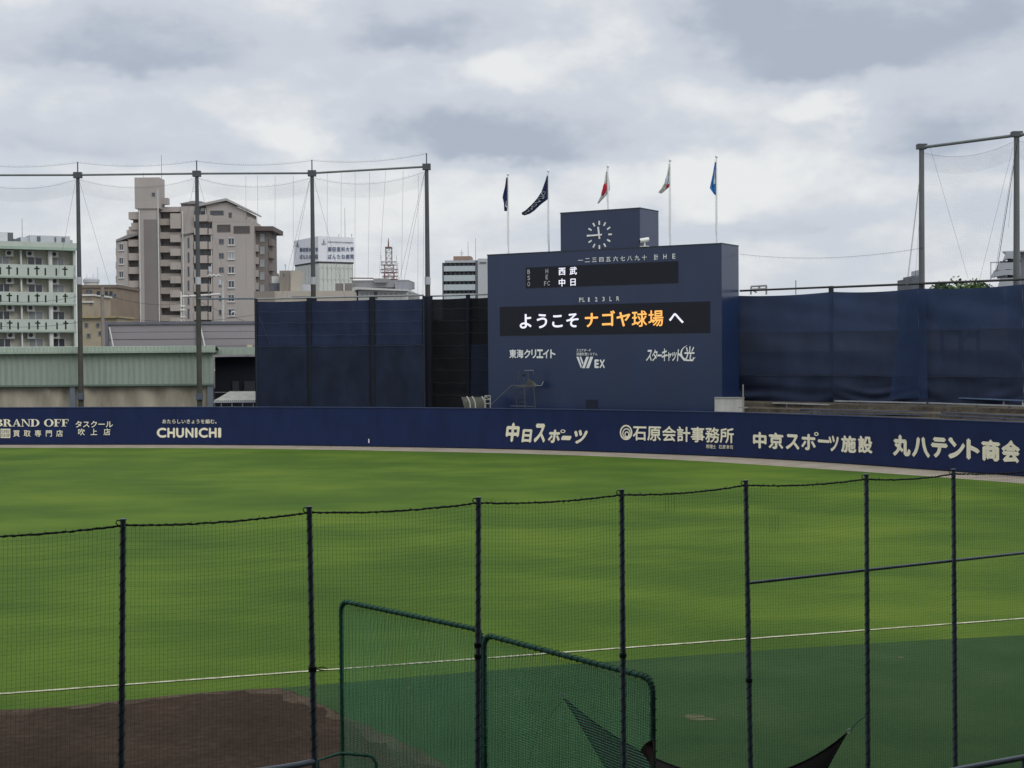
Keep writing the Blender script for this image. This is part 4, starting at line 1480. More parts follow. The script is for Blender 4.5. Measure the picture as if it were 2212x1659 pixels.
# darker end block
bb('end_block', BRD, 1533, 640, 1684, 1700, 3, 14, True)
bb('roof_slab', mat('dark_brown_slab', (.10, .082, .075), .7, .1), 1526, 592, 1734, 640, 1.6, 14.5)
for y in (724, 858, 994, 1130, 1265):
    bb('side_balcony', BRD, 1686, y, 1720, y + 74, 3.2, 8)
    bb('side_balcony', BR, 1536, y + 65, 1576, y + 138, 2.0, 2.99)
    a, b, c, d = rect(ba, CB, 1594, y - 52, 1646, y + 34, 3)
    window(ba, a, b, c, d, 3, FRAME_G, GLASS_PALE, False)
x_, z_ = q(533, 70, 1)
antenna(ba, x_, 2, z_ - .1, 4.8, .06)
x_, z_ = q(355, 70, 1)
antenna(ba, x_, 1, z_ - .1, 1.1, .05, 2)
x_, z_ = q(885, 310, 3)
antenna(ba, x_, 5, z_ - .1, 3.4, .05, 3)

# low brown houses between
p = at(210, 700, 230)
hb = thing('brown_house', 'low brown flat-roofed building with a round white rooftop tank room', 'building', (p.x, p.y, 0))
HB = mat('dull_brown_render', (.21, .165, .125), .85, .12, .4)


def rbox(root, C, name, m_, x0, y0, x1, y1, ya, yb, ground=False):
    a, b, c, d = rect(root, C, x0, y0, x1, y1, ya)
    return MB(root).box(a, b, ya, yb, 0 if ground else c, d).build(name, m_, root)


rbox(hb, C1, 'wall', HB, 690, 1172, 1006, 1700, 0, 14, True)
rbox(hb, C1, 'roof_edge', mat('brown_parapet', (.16, .13, .105), .8, .1), 686, 1160, 1010, 1185, -.2, 14.2)
a, b, c, d = rect(hb, C1, 710, 1112, 832, 1172, 3)
MB(hb).tube([((a + b) / 2, 3 + (b - a) / 2, c), ((a + b) / 2, 3 + (b - a) / 2, d - .5)], (b - a) / 2, 20).build('tank_room', PALE, hb, False)
MB(hb).tube([((a + b) / 2, 3 + (b - a) / 2, d - .497), ((a + b) / 2, 3 + (b - a) / 2, d), ((a + b) / 2, 3 + (b - a) / 2, d + .3)], [(b - a) / 2 + .15, (b - a) / 2 + .15, 1.0], 20).build('tank_roof', LGREY, hb)
for x in (735, 790, 830):
    x_, z_ = local(hb, *C1(x, 1115), 4)
    antenna(hb, x_, 5, z_ - .4, 2.5 if x == 830 else 1.4, .04)
for x0, y0 in ((740, 1200), (830, 1225), (820, 1330), (905, 1235), (950, 1235), (820, 1395)):
    a, b, c, d = rect(hb, C1, x0, y0, x0 + 60, y0 + 32, 0)
    window(hb, a, b, c, d, 0, FRAME_G, GLASS, False)
p = at(195, 700, 205)
yb_ = thing('ochre_house', 'small ochre rendered house with a pale cornice beside the olive net pole', 'building', (p.x, p.y, 0))
OC = mat('ochre_render', (.31, .265, .195), .85, .12, .4)
rbox(yb_, C1, 'wall', OC, 690, 1258, 806, 1700, 0, 9, True)
rbox(yb_, C1, 'cornice', PALE, 686, 1240, 812, 1256, -.25, 9.2)
rbox(yb_, C1, 'lower_cornice', PALE, 686, 1302, 812, 1314, -.25, -.003)
for x0 in (742, 762, 782):
    a, b, c, d = rect(yb_, C1, x0, 1272, x0 + 14, 1292, 0)
    window(yb_, a, b, c, d, 0, FRAME_G, mat('terracotta_panel', (.30, .11, .07), .7, .1), False, False)
a, b, c, d = rect(yb_, C1, 778, 1312, 798, 1336, 0)
window(yb_, a, b, c, d, 0, FRAME_G, GLASS, False, False)
p = at(225, 700, 190)
y2 = thing('yellow_house', 'low yellowish house with rusty eaves in front of the ochre one', 'building', (p.x, p.y, 0))
rbox(y2, C1, 'wall', mat('yellow_render', (.32, .28, .205), .85, .14, .4), 690, 1440, 1012, 1700, 0, 8, True)
rbox(y2, C1, 'eaves', mat('rusty_eaves', (.30, .25, .14), .8, .2, 1), 686, 1430, 1016, 1446, -.5, 8.2)
for x0, y0 in ((730, 1490), (830, 1490), (850, 1560), (940, 1490), (750, 1580)):
    a, b, c, d = rect(y2, C1, x0, y0, x0 + 34, y0 + 38, 0)
    window(y2, a, b, c, d, 0, FRAME_G, GLASS, False, False)

# elevated railway with noise wall
VW = mat('mauve_grey_panel', (.275, .255, .27), .75, .08, .3, (.3, 1, 2))
VWD = mat('slate_steel_rail', (.13, .135, .16), .6, .1)
p = at(225, 697, 140)
vd = thing('railway_noise_wall', 'long mauve grey noise wall of horizontal panels on an elevated railway', 'wall', (p.x, p.y, 0), math.radians(-1.2))
L0, ztv = local(vd, *C5(915, 226))
L1 = L0 + 42
zbv = local(vd, *C5(1300, 430))[1] - 2.2
npan = 6
hp = (ztv - zbv - .25) / npan
for i in range(npan):
    MB(vd).box(L0, L1, .04 * (i % 2), .20, zbv + i * hp, zbv + (i + 1) * hp - .06).build('panel', VW, vd)
MB(vd).box(L0, L1, .06, .16, zbv, ztv - .26).build('backing', VWD, vd)
MB(vd).box(L0 - .1, L1, -.12, .26, ztv - .25, ztv).build('cap_rail', VWD, vd)
i = 0
while L0 + i * 9.0 < L1:
    x = L0 + .1 + i * 9.0
    MB(vd).box(x - .16, x + .16, -.16, .30, zbv - .3, ztv - .253).build('post', VWD, vd)
    MB(vd).tube([(x + .3, -.2, ztv - .5), (x + 1.5, -1.4, zbv - .3)], .07, 6).build('brace', PALE, vd) if i in (0, 1) else None
    i += 1
MB(vd).box(L0 - 12, L1, -.3, 12, zbv - 2.0, zbv - .302).build('deck', mat('grey_concrete_deck', (.26, .25, .26), .85, .1, .3), vd)
for i in range(5):
    MB(vd).box(L0 + i * 10, L0 + 1.8 + i * 10, 1, 9, 0, zbv - 2.003).build('pier', MATS['grey_concrete_deck'], vd)
a, b, c, d = rect(vd, C5, 2135, 420, 2178, 458, -.6)
MB(vd).box(a, b, -.6, -.18, c, d).build('equipment_box', mat('cream_box', (.50, .46, .32), .6, .08), vd)

# green shed
SHG = mat('green_corrugated_sheet', (.245, .295, .250), .65, .10, 1.2, (3.5, 1, .25))
p = at(461, 830, 118)
sh = thing('practice_shed', 'long pale green metal shed with tan curtain wall below its fascia', 'building', (p.x, p.y, 0), math.radians(1.0))
sz = lambda y: local(sh, *C5(1500, y))[1]
SX0 = -24
zf0, zf1, zr = sz(765), sz(478), sz(432)
mb = MB(sh)
P = []
n = 200
for z in (zf0, zf1):
    P.append([(SX0 + (0 - SX0) * i / n, -.05 * (1 if (i // 2) % 2 else 0), z) for i in range(n + 1)])
mb.grid(P)
mb.box(SX0, 0, .02, .2, zf0, zf1)
mb.build('fascia', SHG, sh)
MB(sh).box(SX0, .1, -.1, .0 - .055, zf0 - .08, zf0 + .07).build('sill_rail', mat('dark_green_trim', (.11, .16, .13), .6, .1), sh)
a, z_ = local(sh, *C5(1862, 466), -.4)
mb = MB(sh)
P = []
n = 320
for yy, z in ((-.5, zf1 + .06), (-.44, zr)):
    P.append([(SX0 + (a - SX0) * i / n, yy - .035 * ((i // 2) % 2), z) for i in range(n + 1)])
P.append([(x, -.2, zr + .02) for x, _y, _z in P[1]])
P.append([(x - (x > a - 6) * 2.0 * (x - a + 6) / 6, 12.0, zr - .3) for x, _y, _z in P[1]])
mb.grid(P)
mb.box(SX0, a, -.53, -.42, zf1 - .10, zf1 + .06)
mb.slab([(SX0, -.41), (a - .01, -.41), (a - 2.2, 11.9), (SX0, 11.9)], zf1 - .02, zf1 + .05)
mb.build('roof', mat('light_green_roof_sheet', (.295, .355, .300), .65, .1, 1.2, (3.5, .3, 1)), sh)
MB(sh).box(SX0, 0, .4, .55, zf1 - .2, zf1 - .05).build('eaves_beam', MATS['dark_green_trim'], sh)
# curtain with hanging folds
TAN = mat('tan_stained_curtain', (.30, .275, .215), .9, .30, .7, (1, 1, .35), bump=.3)
P = []
rnd = random.Random(4)
for i in range(15):
    t = i / 14
    row = []
    for j in range(241):
        x = SX0 + .3 + (-.9 - SX0) * j / 240
        dd = .16 * math.sin(x * 2.1 + t * 2.4) * math.sin(x * .37) + .10 * math.sin(x * 5.3 - t * 3 + math.sin(x)) * max(0, math.sin(x * .5 + 1))
        row.append((x, .42 + dd, .2 + (zf0 - .25) * t))
    P.append(row)
MB(sh).grid(P).build('curtain', TAN, sh, True)
BLP = mat('slate_blue_column', (.15, .175, .20), .6, .1)
for px in (635, 1822):
    a, _z = local(sh, *C5(px, 850))
    MB(sh).box(a - .30, a + .12, .02, .40, 0, zf0 - .082).build('column', BLP, sh)
MB(sh).slab([(SX0, .7), (-.1, .7), (-2.9, 11.8), (SX0, 11.8)], 0, zf1 - .25).build('body', mat('shed_inside', (.10, .10, .09), .9, .1), sh)
# second shed behind, dark and open
p = at(506, 766, 128)
s2 = thing('open_shed', 'dark open-fronted shed with light green eaves beside the long green shed', 'building', (p.x, p.y, 0))
a, b, c, d = rect(s2, C5, 1835, 505, 2330, 1000, 0)
MB(s2).box(a, b + 2, 1.2, 8, 0, d - .2).build('body', mat('dark_opening_shade', (.010, .013, .020), .9, .25, .5), s2)  # near-black block stands for the shade inside the open front
a2, b2_, c2, d2 = rect(s2, C5, 1770, 418, 2330, 506, 0)
MB(s2).box(a2, b2_ + 2, -.2, 9, c2, d2 - .25).build('roof', MATS['light_green_roof_sheet'], s2)
for (x0, x1, y0, y1) in ((2008, 2062, 735, 905), (2110, 2200, 735, 860)):
    e = rect(s2, C5, x0, y0, x1, y1, 1)
    MB(s2).box(e[0], e[1], 1.0, 1.197, e[2], e[3]).build('panel', mat('dim_grey_panel', (.03, .035, .045), .8, .1), s2)
e0, e1 = local(s2, *C5(1845, 832), .8), local(s2, *C5(1975, 832), .8)
MB(s2).tube([(e0[0], .8, e0[1]), (e1[0], .8, e1[1])], .05, 6).build('pipe', STEEL, s2)
# corrugated lean-to
p = at(505, 868, 116)
ln = thing('lean_to_roof', 'small corrugated pale lean-to roof just behind the wall by the green shed', 'shelter', (p.x, p.y, 0))
a, b, c, d = rect(ln, C5, 1845, 866, 2320, 902, 0)
P = []
for yy, z in ((0, c), (2.2, d + .35)):
    P.append([(a + (b - a) * i / 160 + (.9 if yy else 0) * (1 - i / 160), yy, z + .035 * math.sin(i * 1.05)) for i in range(161)])
MB(ln).grid(P).build('sheet', mat('pale_corrugated_sheet', (.34, .34, .31), .6, .15, 2), ln)
MB(ln).box(a, b, -.02, .03, c - .16, c - .04).build('edge_beam', LGREY, ln)
for i in range(5):
    x = a + .6 + i * (b - a - 1) / 4
    MB(ln).box(x - .04, x + .04, .1, .18, 0, c - .05).build('post', STEEL, ln)

# hospital with the rooftop sign box
p = at(688, 600, 400)
ho = thing('hospital_tower', 'white tower block with a large rooftop sign box in blue Japanese lettering', 'building', (p.x, p.y, 0), math.radians(30))
HW = mat('white_sign_panel', (.66, .68, .72), .6, .04, .2, (2, 2, .2))
HG = mat('pale_green_grey_tile', (.50, .53, .50), .75, .06, .25)
hz = lambda v: local(ho, 690, v)[1]
HL, HD = local(ho, 765, 560)[0], 18.5
MB(ho).box(.25, HL - .25, .25, HD - .25, 0, hz(568) - .003).build('wall', HG, ho)
MB(ho).box(0, HL, 0, HD, hz(564.5), hz(510.2)).build('sign_box', HW, ho)
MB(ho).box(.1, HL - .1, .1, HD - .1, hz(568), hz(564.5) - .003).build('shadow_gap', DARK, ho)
INK = mat('slate_blue_lettering', (.095, .125, .215), .6, .06)
INK2 = mat('grey_green_emblem', (.16, .24, .25), .6, .06)
MBn = mworld(ho)


def psurf(P0, nrm, off):
    P0, nrm = Vector(P0), Vector(nrm)

    def f(u, v, e=0.0):
        d = ray(u, v)
        t = (P0 - EYE).dot(nrm) / d.dot(nrm)
        return EYE + d * t + nrm * (off + e * 4)
    return f


nr = MBn.to_3x3() @ Vector((0, -1, 0))
nl = MBn.to_3x3() @ Vector((-1, 0, 0))
sr, sl = psurf(MBn.translation, nr, .12), psurf(MBn.translation, nl, .12)
mb = MB()
for c, x in zip('藤田医科大学', (722, 762, 804, 845, 886, 927)):
    put_text(mb, c, CH, box4(x - 18, 192, x + 18, 236, .01), sr, .02, True)
for c, x in zip('ばんたね病院', (722, 762, 804, 845, 886, 927)):
    put_text(mb, c, CH, box4(x - 18, 258, x + 18, 306, .01), sr, .02, True)
put_text(mb, 'FUJITA HEALTH UNIVERSITY', CH, [(706, 141), (938, 149), (938, 164), (706, 156)], sr, .02)
mb.build('lettering', INK, ho)
mb = MB()
for c, x in zip('藤田医科大学', (463, 492, 520, 549, 578, 606)):
    put_text(mb, c, CH, box4(x - 13, 198, x + 13, 240, -.04), sl, .02, True)
for c, x in zip('ばんたね病院', (463, 492, 520, 549, 578, 606)):
    put_text(mb, c, CH, box4(x - 13, 260, x + 13, 306, -.03), sl, .02, True)
mb.build('lettering', INK, ho)
for cx, cy, rx, sf_, m_ in ((668, 148, 24, sr, INK2), (428, 168, 18, sl, INK)):
    mb = MB()
    ring(mb, CH, cx, cy + 2, rx, 26, 5, 7, sf_, 20, 20, 160)
    put_poly(mb, [(cx - rx * .35, cy - 4), (cx - rx * .3, cy + 14), (cx + rx * .3, cy + 14), (cx + rx * .35, cy - 4)], CH, sf_)
    put_poly(mb, [(cx - rx * .22, cy - 16), (cx - rx * .22, cy - 6), (cx + rx * .22, cy - 6), (cx + rx * .22, cy - 16)], CH, sf_)
    put_poly(mb, [(cx - rx * .12, cy - 27), (cx - rx * .12, cy - 18), (cx + rx * .12, cy - 18), (cx + rx * .12, cy - 27)], CH, sf_)
    mb.build('crest', m_, ho)
# arcaded ribs on the tower's face
mb = MB(ho)
nrib = 8
for i in range(nrib + 1):
    x = .4 + (HL - .8) * i / nrib
    mb.box(x - .07, x + .07, .05, .247, 8, hz(571))
    for zz in (hz(571) - .8, hz(602)):
        if i < nrib:
            w_ = (HL - .8) / nrib
            mb.tube([(x + w_ * .1, .2, zz - .7), (x + w_ * .25, .2, zz - .1), (x + w_ * .5, .2, zz + .15), (x + w_ * .75, .2, zz - .1), (x + w_ * .9, .2, zz - .7)], .06, 4)
mb.build('rib', PALE, ho)
mb = MB(ho)
for i in range(8):
    y = .6 + (HD - 1.2) * i / 7
    mb.box(.05, .247, y - .07, y + .07, 8, hz(571))
mb.build('rib', PALE, ho)
x_ = local(ho, *CH(864, 100), 5)[0]
antenna(ho, x_, 5, hz(510.2), 8.9, .08)
antenna(ho, local(ho, *CH(924, 100), 5)[0], 5, hz(510.2), 1.6, .07, 2)
antenna(ho, local(ho, *CH(806, 96), 5)[0], 5, hz(510.2), 1.4, .07, 1)

# beige blocks in front of it
p = at(640, 640, 260)
bg = thing('beige_annex', 'low beige block with a tall windowed stair head behind the dark windscreen', 'building', (p.x, p.y, 0), math.radians(4))
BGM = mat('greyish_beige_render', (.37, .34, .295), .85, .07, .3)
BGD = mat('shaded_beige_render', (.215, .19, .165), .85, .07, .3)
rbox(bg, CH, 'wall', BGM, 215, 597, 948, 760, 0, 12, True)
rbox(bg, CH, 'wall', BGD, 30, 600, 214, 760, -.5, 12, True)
rbox(bg, CH, 'stair_head', BGM, 362, 408, 452, 600, 3, 10)
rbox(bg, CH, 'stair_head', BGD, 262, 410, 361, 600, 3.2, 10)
a, b, c, d = rect(bg, CH, 294, 435, 308, 466, 3.2)
window(bg, a, b, c, d, 3.2, FRAME_G, GLASS, False, False)
rbox(bg, CH, 'dark_band', DGREY, 375, 648, 552, 662, -.15, -.003)
rbox(bg, CH, 'balustrade', PALE, 190, 462, 261, 525, 6, 6.2)
rbox(bg, CH, 'lower_block', DGREY, 168, 527, 261, 600, 5, 9)
rbox(bg, CH, 'low_canopy', LGREY, 455, 540, 560, 600, 4, 9)
a, z_ = local(bg, *CH(316, 408), 5)
antenna(bg, a, 5, z_ - .2, 1.4, .05, 3)
# grey works with curved roof line and the mast
p = at(790, 640, 330)
wk = thing('grey_works', 'pale grey works building with rooftop plant and rounded canopy', 'building', (p.x, p.y, 0), math.radians(-3))
WKG = mat('grey_plant_cladding', (.245, .245, .255), .75, .10, .4)
WKL = mat('pale_wall_cladding', (.50, .51, .51), .75, .06, .4)
rbox(wk, CH, 'wall', mat('brown_grey_block', (.21, .195, .185), .8, .08, .4), 775, 527, 925, 760, 0, 12, True)
rbox(wk, CH, 'upper_wall', WKG, 926, 498, 1446, 566, 4, 16)
rbox(wk, CH, 'plant_room', WKG, 1132, 482, 1250, 520, 3, 9)
rbox(wk, CH, 'plant_room', mat('blue_grey_cladding', (.28, .29, .32), .7, .08, .4), 1325, 515, 1447, 606, 3, 9)
rbox(wk, CH, 'wall', WKL, 985, 590, 1440, 760, 2, 15, True)
rbox(wk, CH, 'wall', WKG, 1430, 612, 1498, 760, 3, 14, True)
pts = [local(wk, *CH(x, y), 1) for x, y in ((916, 582), (930, 568), (960, 562), (1440, 584), (1440, 598), (985, 584), (960, 590), (945, 600), (918, 600))]
MB(wk).prism(pts, .5, 14).build('rounded_canopy', WKL, wk)
rbox(wk, CH, 'column', WKL, 946, 600, 962, 760, 1, 2, True)
rbox(wk, CH, 'pilaster', PALE, 846, 530, 860, 612, -.3, -.003)
pts = [local(wk, *CH(x, y), 3) for x, y in ((905, 498), (1118, 500), (1128, 512))]
MB(wk).tube([(x, 3.4, z + .5) for x, z in pts], .16, 6).build('roof_rail', mat('rust_brown_pipe', (.17, .10, .085), .7, .1), wk)
for x0 in (1010, 1050, 1090, 1180, 1220, 1270, 1320, 1370):
    a, b, c, d = rect(wk, CH, x0, 615, x0 + 30, 645, 2)
    window(wk, a, b, c, d, 2, FRAME_W, GLASS_PALE, False)
a, b, c, d = rect(wk, CH, 1132, 604, 1160, 664, 2)
MB(wk).box(a, b, 1.7, 1.997, c, d).build('dark_door', DGREY, wk)

p = at(843, 600, 345)
mst = thing('radio_mast', 'red and white lattice radio mast with ring platforms above the grey works', 'mast', (p.x, p.y, 0))
REDM = mat('faded_red_mast_paint', (.23, .135, .125), .6, .1, 1)
WHM = mat('whitish_mast_paint', (.36, .33, .32), .6, .1, 1)
mzz = lambda y: local(mst, *CH(1267, y))[1]
mxx = lambda x: local(mst, *CH(x, 400))[0]


def lattice(x0, x1, y0, y1, m_, bays, r=.085):
    za, zb = mzz(y1), mzz(y0)
    w0, w1 = mxx(x0), mxx(x1)
    cxm = (w0 + w1) / 2
    h = (w1 - w0) / 2
    cor = [(cxm - h, -h), (cxm + h, -h), (cxm + h, h), (cxm - h, h)]
    for cx, cy in cor:
        MB(mst).tube([(cx, cy, za), (cx, cy, zb)], r, 5).build('mast_leg', m_, mst)
    mb = MB(mst)
    for b in range(bays):
        z0, z1 = za + (zb - za) * b / bays, za + (zb - za) * (b + 1) / bays
        for i in range(4):
            c0, c1 = cor[i], cor[(i + 1) % 4]
            mb.tube([(*c0, z0), (*c1, z1)], r * .4, 4, False).tube([(*c1, z0), (*c0, z1)], r * .4, 4, False).tube([(*c0, z1), (*c1, z1)], r * .4, 4, False)
    mb.build('bracing', m_, mst)


def ring_deck(x0, x1, y, m_, spikes):
    z = mzz(y)
    cxm, R = (mxx(x0) + mxx(x1)) / 2, (mxx(x1) - mxx(x0)) / 2
    mb = MB(mst)
    for rr, dz in ((R, 0), (R, .8), (R * .6, 0)):
        mb.tube([(cxm + rr * math.cos(a), rr * math.sin(a), z + dz) for a in [2 * math.pi * i / 20 for i in range(21)]], .07, 4, False)
    for i in range(10):
        a = 2 * math.pi * i / 10
        mb.tube([(cxm, 0, z), (cxm + R * math.cos(a), R * math.sin(a), z), (cxm + R * math.cos(a), R * math.sin(a), z + (2.4 if i in spikes else .8))], .055, 4, False)
    mb.build('ring_platform', m_, mst)


MB(mst).tube([(mxx(1264), 0, mzz(200)), (mxx(1264), 0, mzz(150)), (mxx(1264), 0, mzz(112))], [.22, .16, .06], 6).build('spire', mat('dark_red_spire', (.15, .10, .095), .6, .1), mst)
lattice(1240, 1294, 196, 350, mat('pale_red_mast_paint', (.24, .19, .18), .6, .1), 3)
lattice(1226, 1308, 352, 424, WHM, 2)
lattice(1226, 1312, 428, 520, REDM, 2)
lattice(1226, 1312, 522, 780, WHM, 5)
MB(mst).box(mxx(1238), mxx(1296), -1.8, 1.8, mzz(204), mzz(196)).build('top_deck', REDM, mst)
ring_deck(1196, 1336, 360, WHM, (0, 5, 2))
ring_deck(1190, 1348, 430, REDM, (0, 1, 6))
ring_deck(1206, 1350, 492, REDM, (0, 3, 9))

# slate apartment block near the board
p = at(953, 620, 260)
sb_ = thing('slate_apartments', 'slate grey flats with pale balcony bands and a small brown rooftop room', 'building', (p.x, p.y, 0), math.radians(-3))
rbox(sb_, CH, 'wall', mat('slate_wall', (.085, .095, .115), .8, .08, .4), 1757, 338, 2082, 800, 1.4, 14, True)
rbox(sb_, CH, 'end_pier', mat('slate_wall_pier', (.10, .11, .13), .8, .08, .4), 2062, 320, 2082, 800, -.1, 1.397, True)
rbox(sb_, CH, 'end_pier', MATS['slate_wall_pier'], 1757, 338, 1768, 800, -.1, 1.397, True)
rbox(sb_, CH, 'roof_edge', LGREY, 1778, 315, 2180, 337, .6, 14)
rbox(sb_, CH, 'end_wall', mat('pale_grey_end_wall', (.40, .415, .43), .8, .05, .3), 2083, 300, 2180, 800, -.2, 13.9, True)
rbox(sb_, CH, 'roof_room', mat('reddish_brown_room', (.24, .16, .13), .8, .1), 1858, 278, 2018, 314, 4, 9)
BAL = mat('pale_balcony_panel', (.40, .46, .48), .5, .10, 1.0, (3, 1, 1))
for y0, y1 in ((368, 416), (452, 506), (537, 590), (622, 676)):
    rbox(sb_, CH, 'balcony', BAL, 1769, y0, 2060, y1, 0, .25)
    rbox(sb_, CH, 'balcony_floor', LGREY, 1769, y1 - 3, 2060, y1 + 2, .252, 1.39)
    for k in range(7):
        a, b, c, d = rect(sb_, CH, 1780 + k * 41, y0 - 26, 1804 + k * 41, y0 + 20, 1.4)
        window(sb_, a, b, c, d, 1.4, FRAME_G, GLASS, False, False)
rbox(sb_, CH, 'ledge', DGREY, 2098, 332, 2160, 342, -.35, -.203)
for x, h, arms in ((1935, 2.2, 2), (1994, 3.6, 0), (2063, 4.3, 0)):
    a, z_ = local(sb_, *CH(x, 300), 6)
    antenna(sb_, a, 6, z_ - .5, h, .05, arms)

# far right: block of flats with stepped balconies, and a dark small building behind the net pole
p = at(2150, 600, 190)
fr_ = thing('grey_flats', 'grey flats with angled stepped balconies beyond the navy screen', 'building', (p.x, p.y, 0), math.radians(-24))
FG = mat('mid_grey_render', (.20, .21, .24), .8, .08, .3)
rbox(fr_, C4, 'wall', FG, 2088, 972, 2420, 1300, 1.5, 14, True)
for (x0, xm, y0, y1) in ((2052, 2090, 985, 1050), (1995, 2090, 1065, 1130), (1962, 2090, 1120, 1172), (2010, 2090, 1180, 1260)):
    P_ = [local(fr_, *C4(x, y)) for x, y in ((x0, y1), (x0 + 24, y0), (2180, y0 - 8), (2180, y1 - 14), (xm, y1 - 20))]
    MB(fr_).prism(P_, 0, 1.49).build('balcony', mat('pale_grey_balcony', (.36, .38, .41), .8, .06, .4), fr_)
rbox(fr_, C4, 'dark_soffit', DGREY, 2030, 1050, 2088, 1064, .2, 1.49)
rbox(fr_, C4, 'dark_soffit', DGREY, 2010, 1160, 2088, 1178, .2, 1.49)
rbox(fr_, C4, 'frame_post', LGREY, 1960, 1058, 1967, 1205, .2, .4)
rbox(fr_, C4, 'frame_beam', LGREY, 1960, 1056, 2030, 1064, .2, .4)
rbox(fr_, C4, 'light_strip', WHITE, 2118, 1102, 2176, 1112, 1.3, 1.497)
rbox(fr_, C4, 'roof_edge', LGREY, 2050, 970, 2420, 980, .8, 14)
p = at(1985, 600, 210)
dk = thing('dark_house', 'small dark stepped building half hidden by the tall net pole', 'building', (p.x, p.y, 0))
rbox(dk, C4, 'wall', DGREY, 1376, 1176, 1460, 1300, 0, 8, True)
rbox(dk, C4, 'upper_floor', mat('bluish_slate', (.13, .14, .165), .8, .1), 1392, 1158, 1460, 1175, 1, 7)
rbox(dk, C4, 'roof_room', LGREY, 1426, 1118, 1462, 1156, 2, 6)
for x in (1402, 1418):
    a, z_ = local(dk, *C4(x, 1150), 3)
    antenna(dk, a, 3, z_ - .3, 1.0, .04)
# rooftop frame seen over the screen
p = at(*C4(230, 1290), 150)
rf = thing('roof_frame', 'small steel roof frame poking over the screen beside the scoreboard', 'frame', (p.x, p.y, p.z - 3))
mb = MB()
y_ = 150
for (a, b) in (((172, 1300), (175, 1240)), ((288, 1300), (288, 1232)), ((172, 1240), (290, 1233)), ((175, 1262), (288, 1256)), ((180, 1262), (215, 1285)), ((240, 1240), (222, 1268))):
    mb.tube([at(*C4(*a), y_), at(*C4(*b), y_)], .10, 5)
mb.build('tube_frame', STEEL, rf)
p = at(*C4(508, 1300), 150)
MB().tube([p, at(*C4(508, 1194), 150)], .05, 5).build('thin_mast', WIRE)
tag(bpy.data.objects['thin_mast'], 'thin bare mast rising over the navy screen, alone', 'mast')


# ------------------------------------------------------------------ trees
def tree(label, px, v_top, d, w, h, seed, leafc):
    rnd = random.Random(seed)
    p = at(px, v_top, d)
    zt_ = p.z
    t = thing('tree', label, 'tree', (p.x, p.y, 0), 0, 'trees beyond the screen')
    mb = MB(t)
    zc = zt_ - h * .55
    mb.tube([(0, 0, 0), (.1, 0, zc * .5), (0, .1, zc)], [w * .05, w * .04, w * .025], 8)
    for i in range(7):
        a = rnd.uniform(0, 6.28)
        mb.tube([(0, 0, zc * .75), (math.cos(a) * w * .2, math.sin(a) * w * .2, zc), (math.cos(a) * w * .38, math.sin(a) * w * .38, zc + rnd.uniform(-.1, .3) * h)], [.14, .09, .03], 5)
    mb.build('trunk', mat('grey_bark', (.06, .05, .04), .9, .2, 4), t, True)
    mb = MB(t)
    lobes = []
    for k in range(26):
        v = Vector((rnd.gauss(0, 1), rnd.gauss(0, 1), rnd.gauss(0, 1) + .35)).normalized() * rnd.uniform(.25, .72)
        lobes.append((v.x * w / 2, v.y * w / 2, v.z * h / 2, rnd.uniform(.13, .21) * w))
    top = max(l[2] + l[3] * .85 for l in lobes)
    lobes = [(l[0], l[1], l[2] + zt_ - top, l[3]) for l in lobes]
    for (lx, ly, lz, lr) in lobes:
        for k in range(190):
            v = Vector((rnd.gauss(0, 1), rnd.gauss(0, 1), rnd.gauss(0, .85)))
            v = v.normalized() * lr * rnd.uniform(.55, 1.0)
            c = Vector((lx, ly, lz)) + v
            s = rnd.uniform(.13, .28) * (w / 8) ** .5
            e1 = (Vector((rnd.gauss(0, 1), rnd.gauss(0, 1), rnd.gauss(0, .6)))).normalized()
            e2 = e1.cross(v + Vector((.01, 0, 0))).normalized()
            mb.add([c - e1 * s, c + e2 * s * .6, c + e1 * s, c - e2 * s * .6], [(0, 1, 2, 3)])
    mb.build('crown', leafc, t)
    return t


LEAF = mat('mid_green_leaves', (.062, .105, .03), .8, .35, .8)
LEAF2 = mat('deep_green_leaves', (.030, .060, .022), .8, .35, .8)
tree('round green treetop showing above the navy screen, brightest of its clump', *(2074, 600.5, 150), 8.6, 6.5, 1, LEAF)
tree('lower green treetop at the edge of its clump, beside the grey flats', *(2112, 604.5, 154), 6.5, 5, 2, LEAF)
tree('flat low treetop just clearing the screen next to the tall net pole', *(2034, 609.5, 147), 6, 4, 3, LEAF2)
tree('dark green treetop tucked between the brown tower and the beige annex', *(585, 584, 330), 6, 6, 4, LEAF2)


# ------------------------------------------------------------------ tall ball-net fences
def strands(root, a, b, ztop_f, z0, step, r, m_, name='net', zseg=3):
    mb = MB()
    a, b = Vector((a[0], a[1], 0)), Vector((b[0], b[1], 0))
    ln_ = (b - a).length
    n = int(ln_ / step)
    for i in range(n + 1):
        p = a + (b - a) * (i / n)
        zt_ = ztop_f(i / n)
        mb.tube([(p.x, p.y, z0), (p.x, p.y, zt_)], r, 3, False)
    z = z0
    while z < ztop_f(.5):
        mb.tube([(a.x, a.y, z), (b.x, b.y, z)], r, 3, False)
        z += step
    return mb.build(name, m_, root)


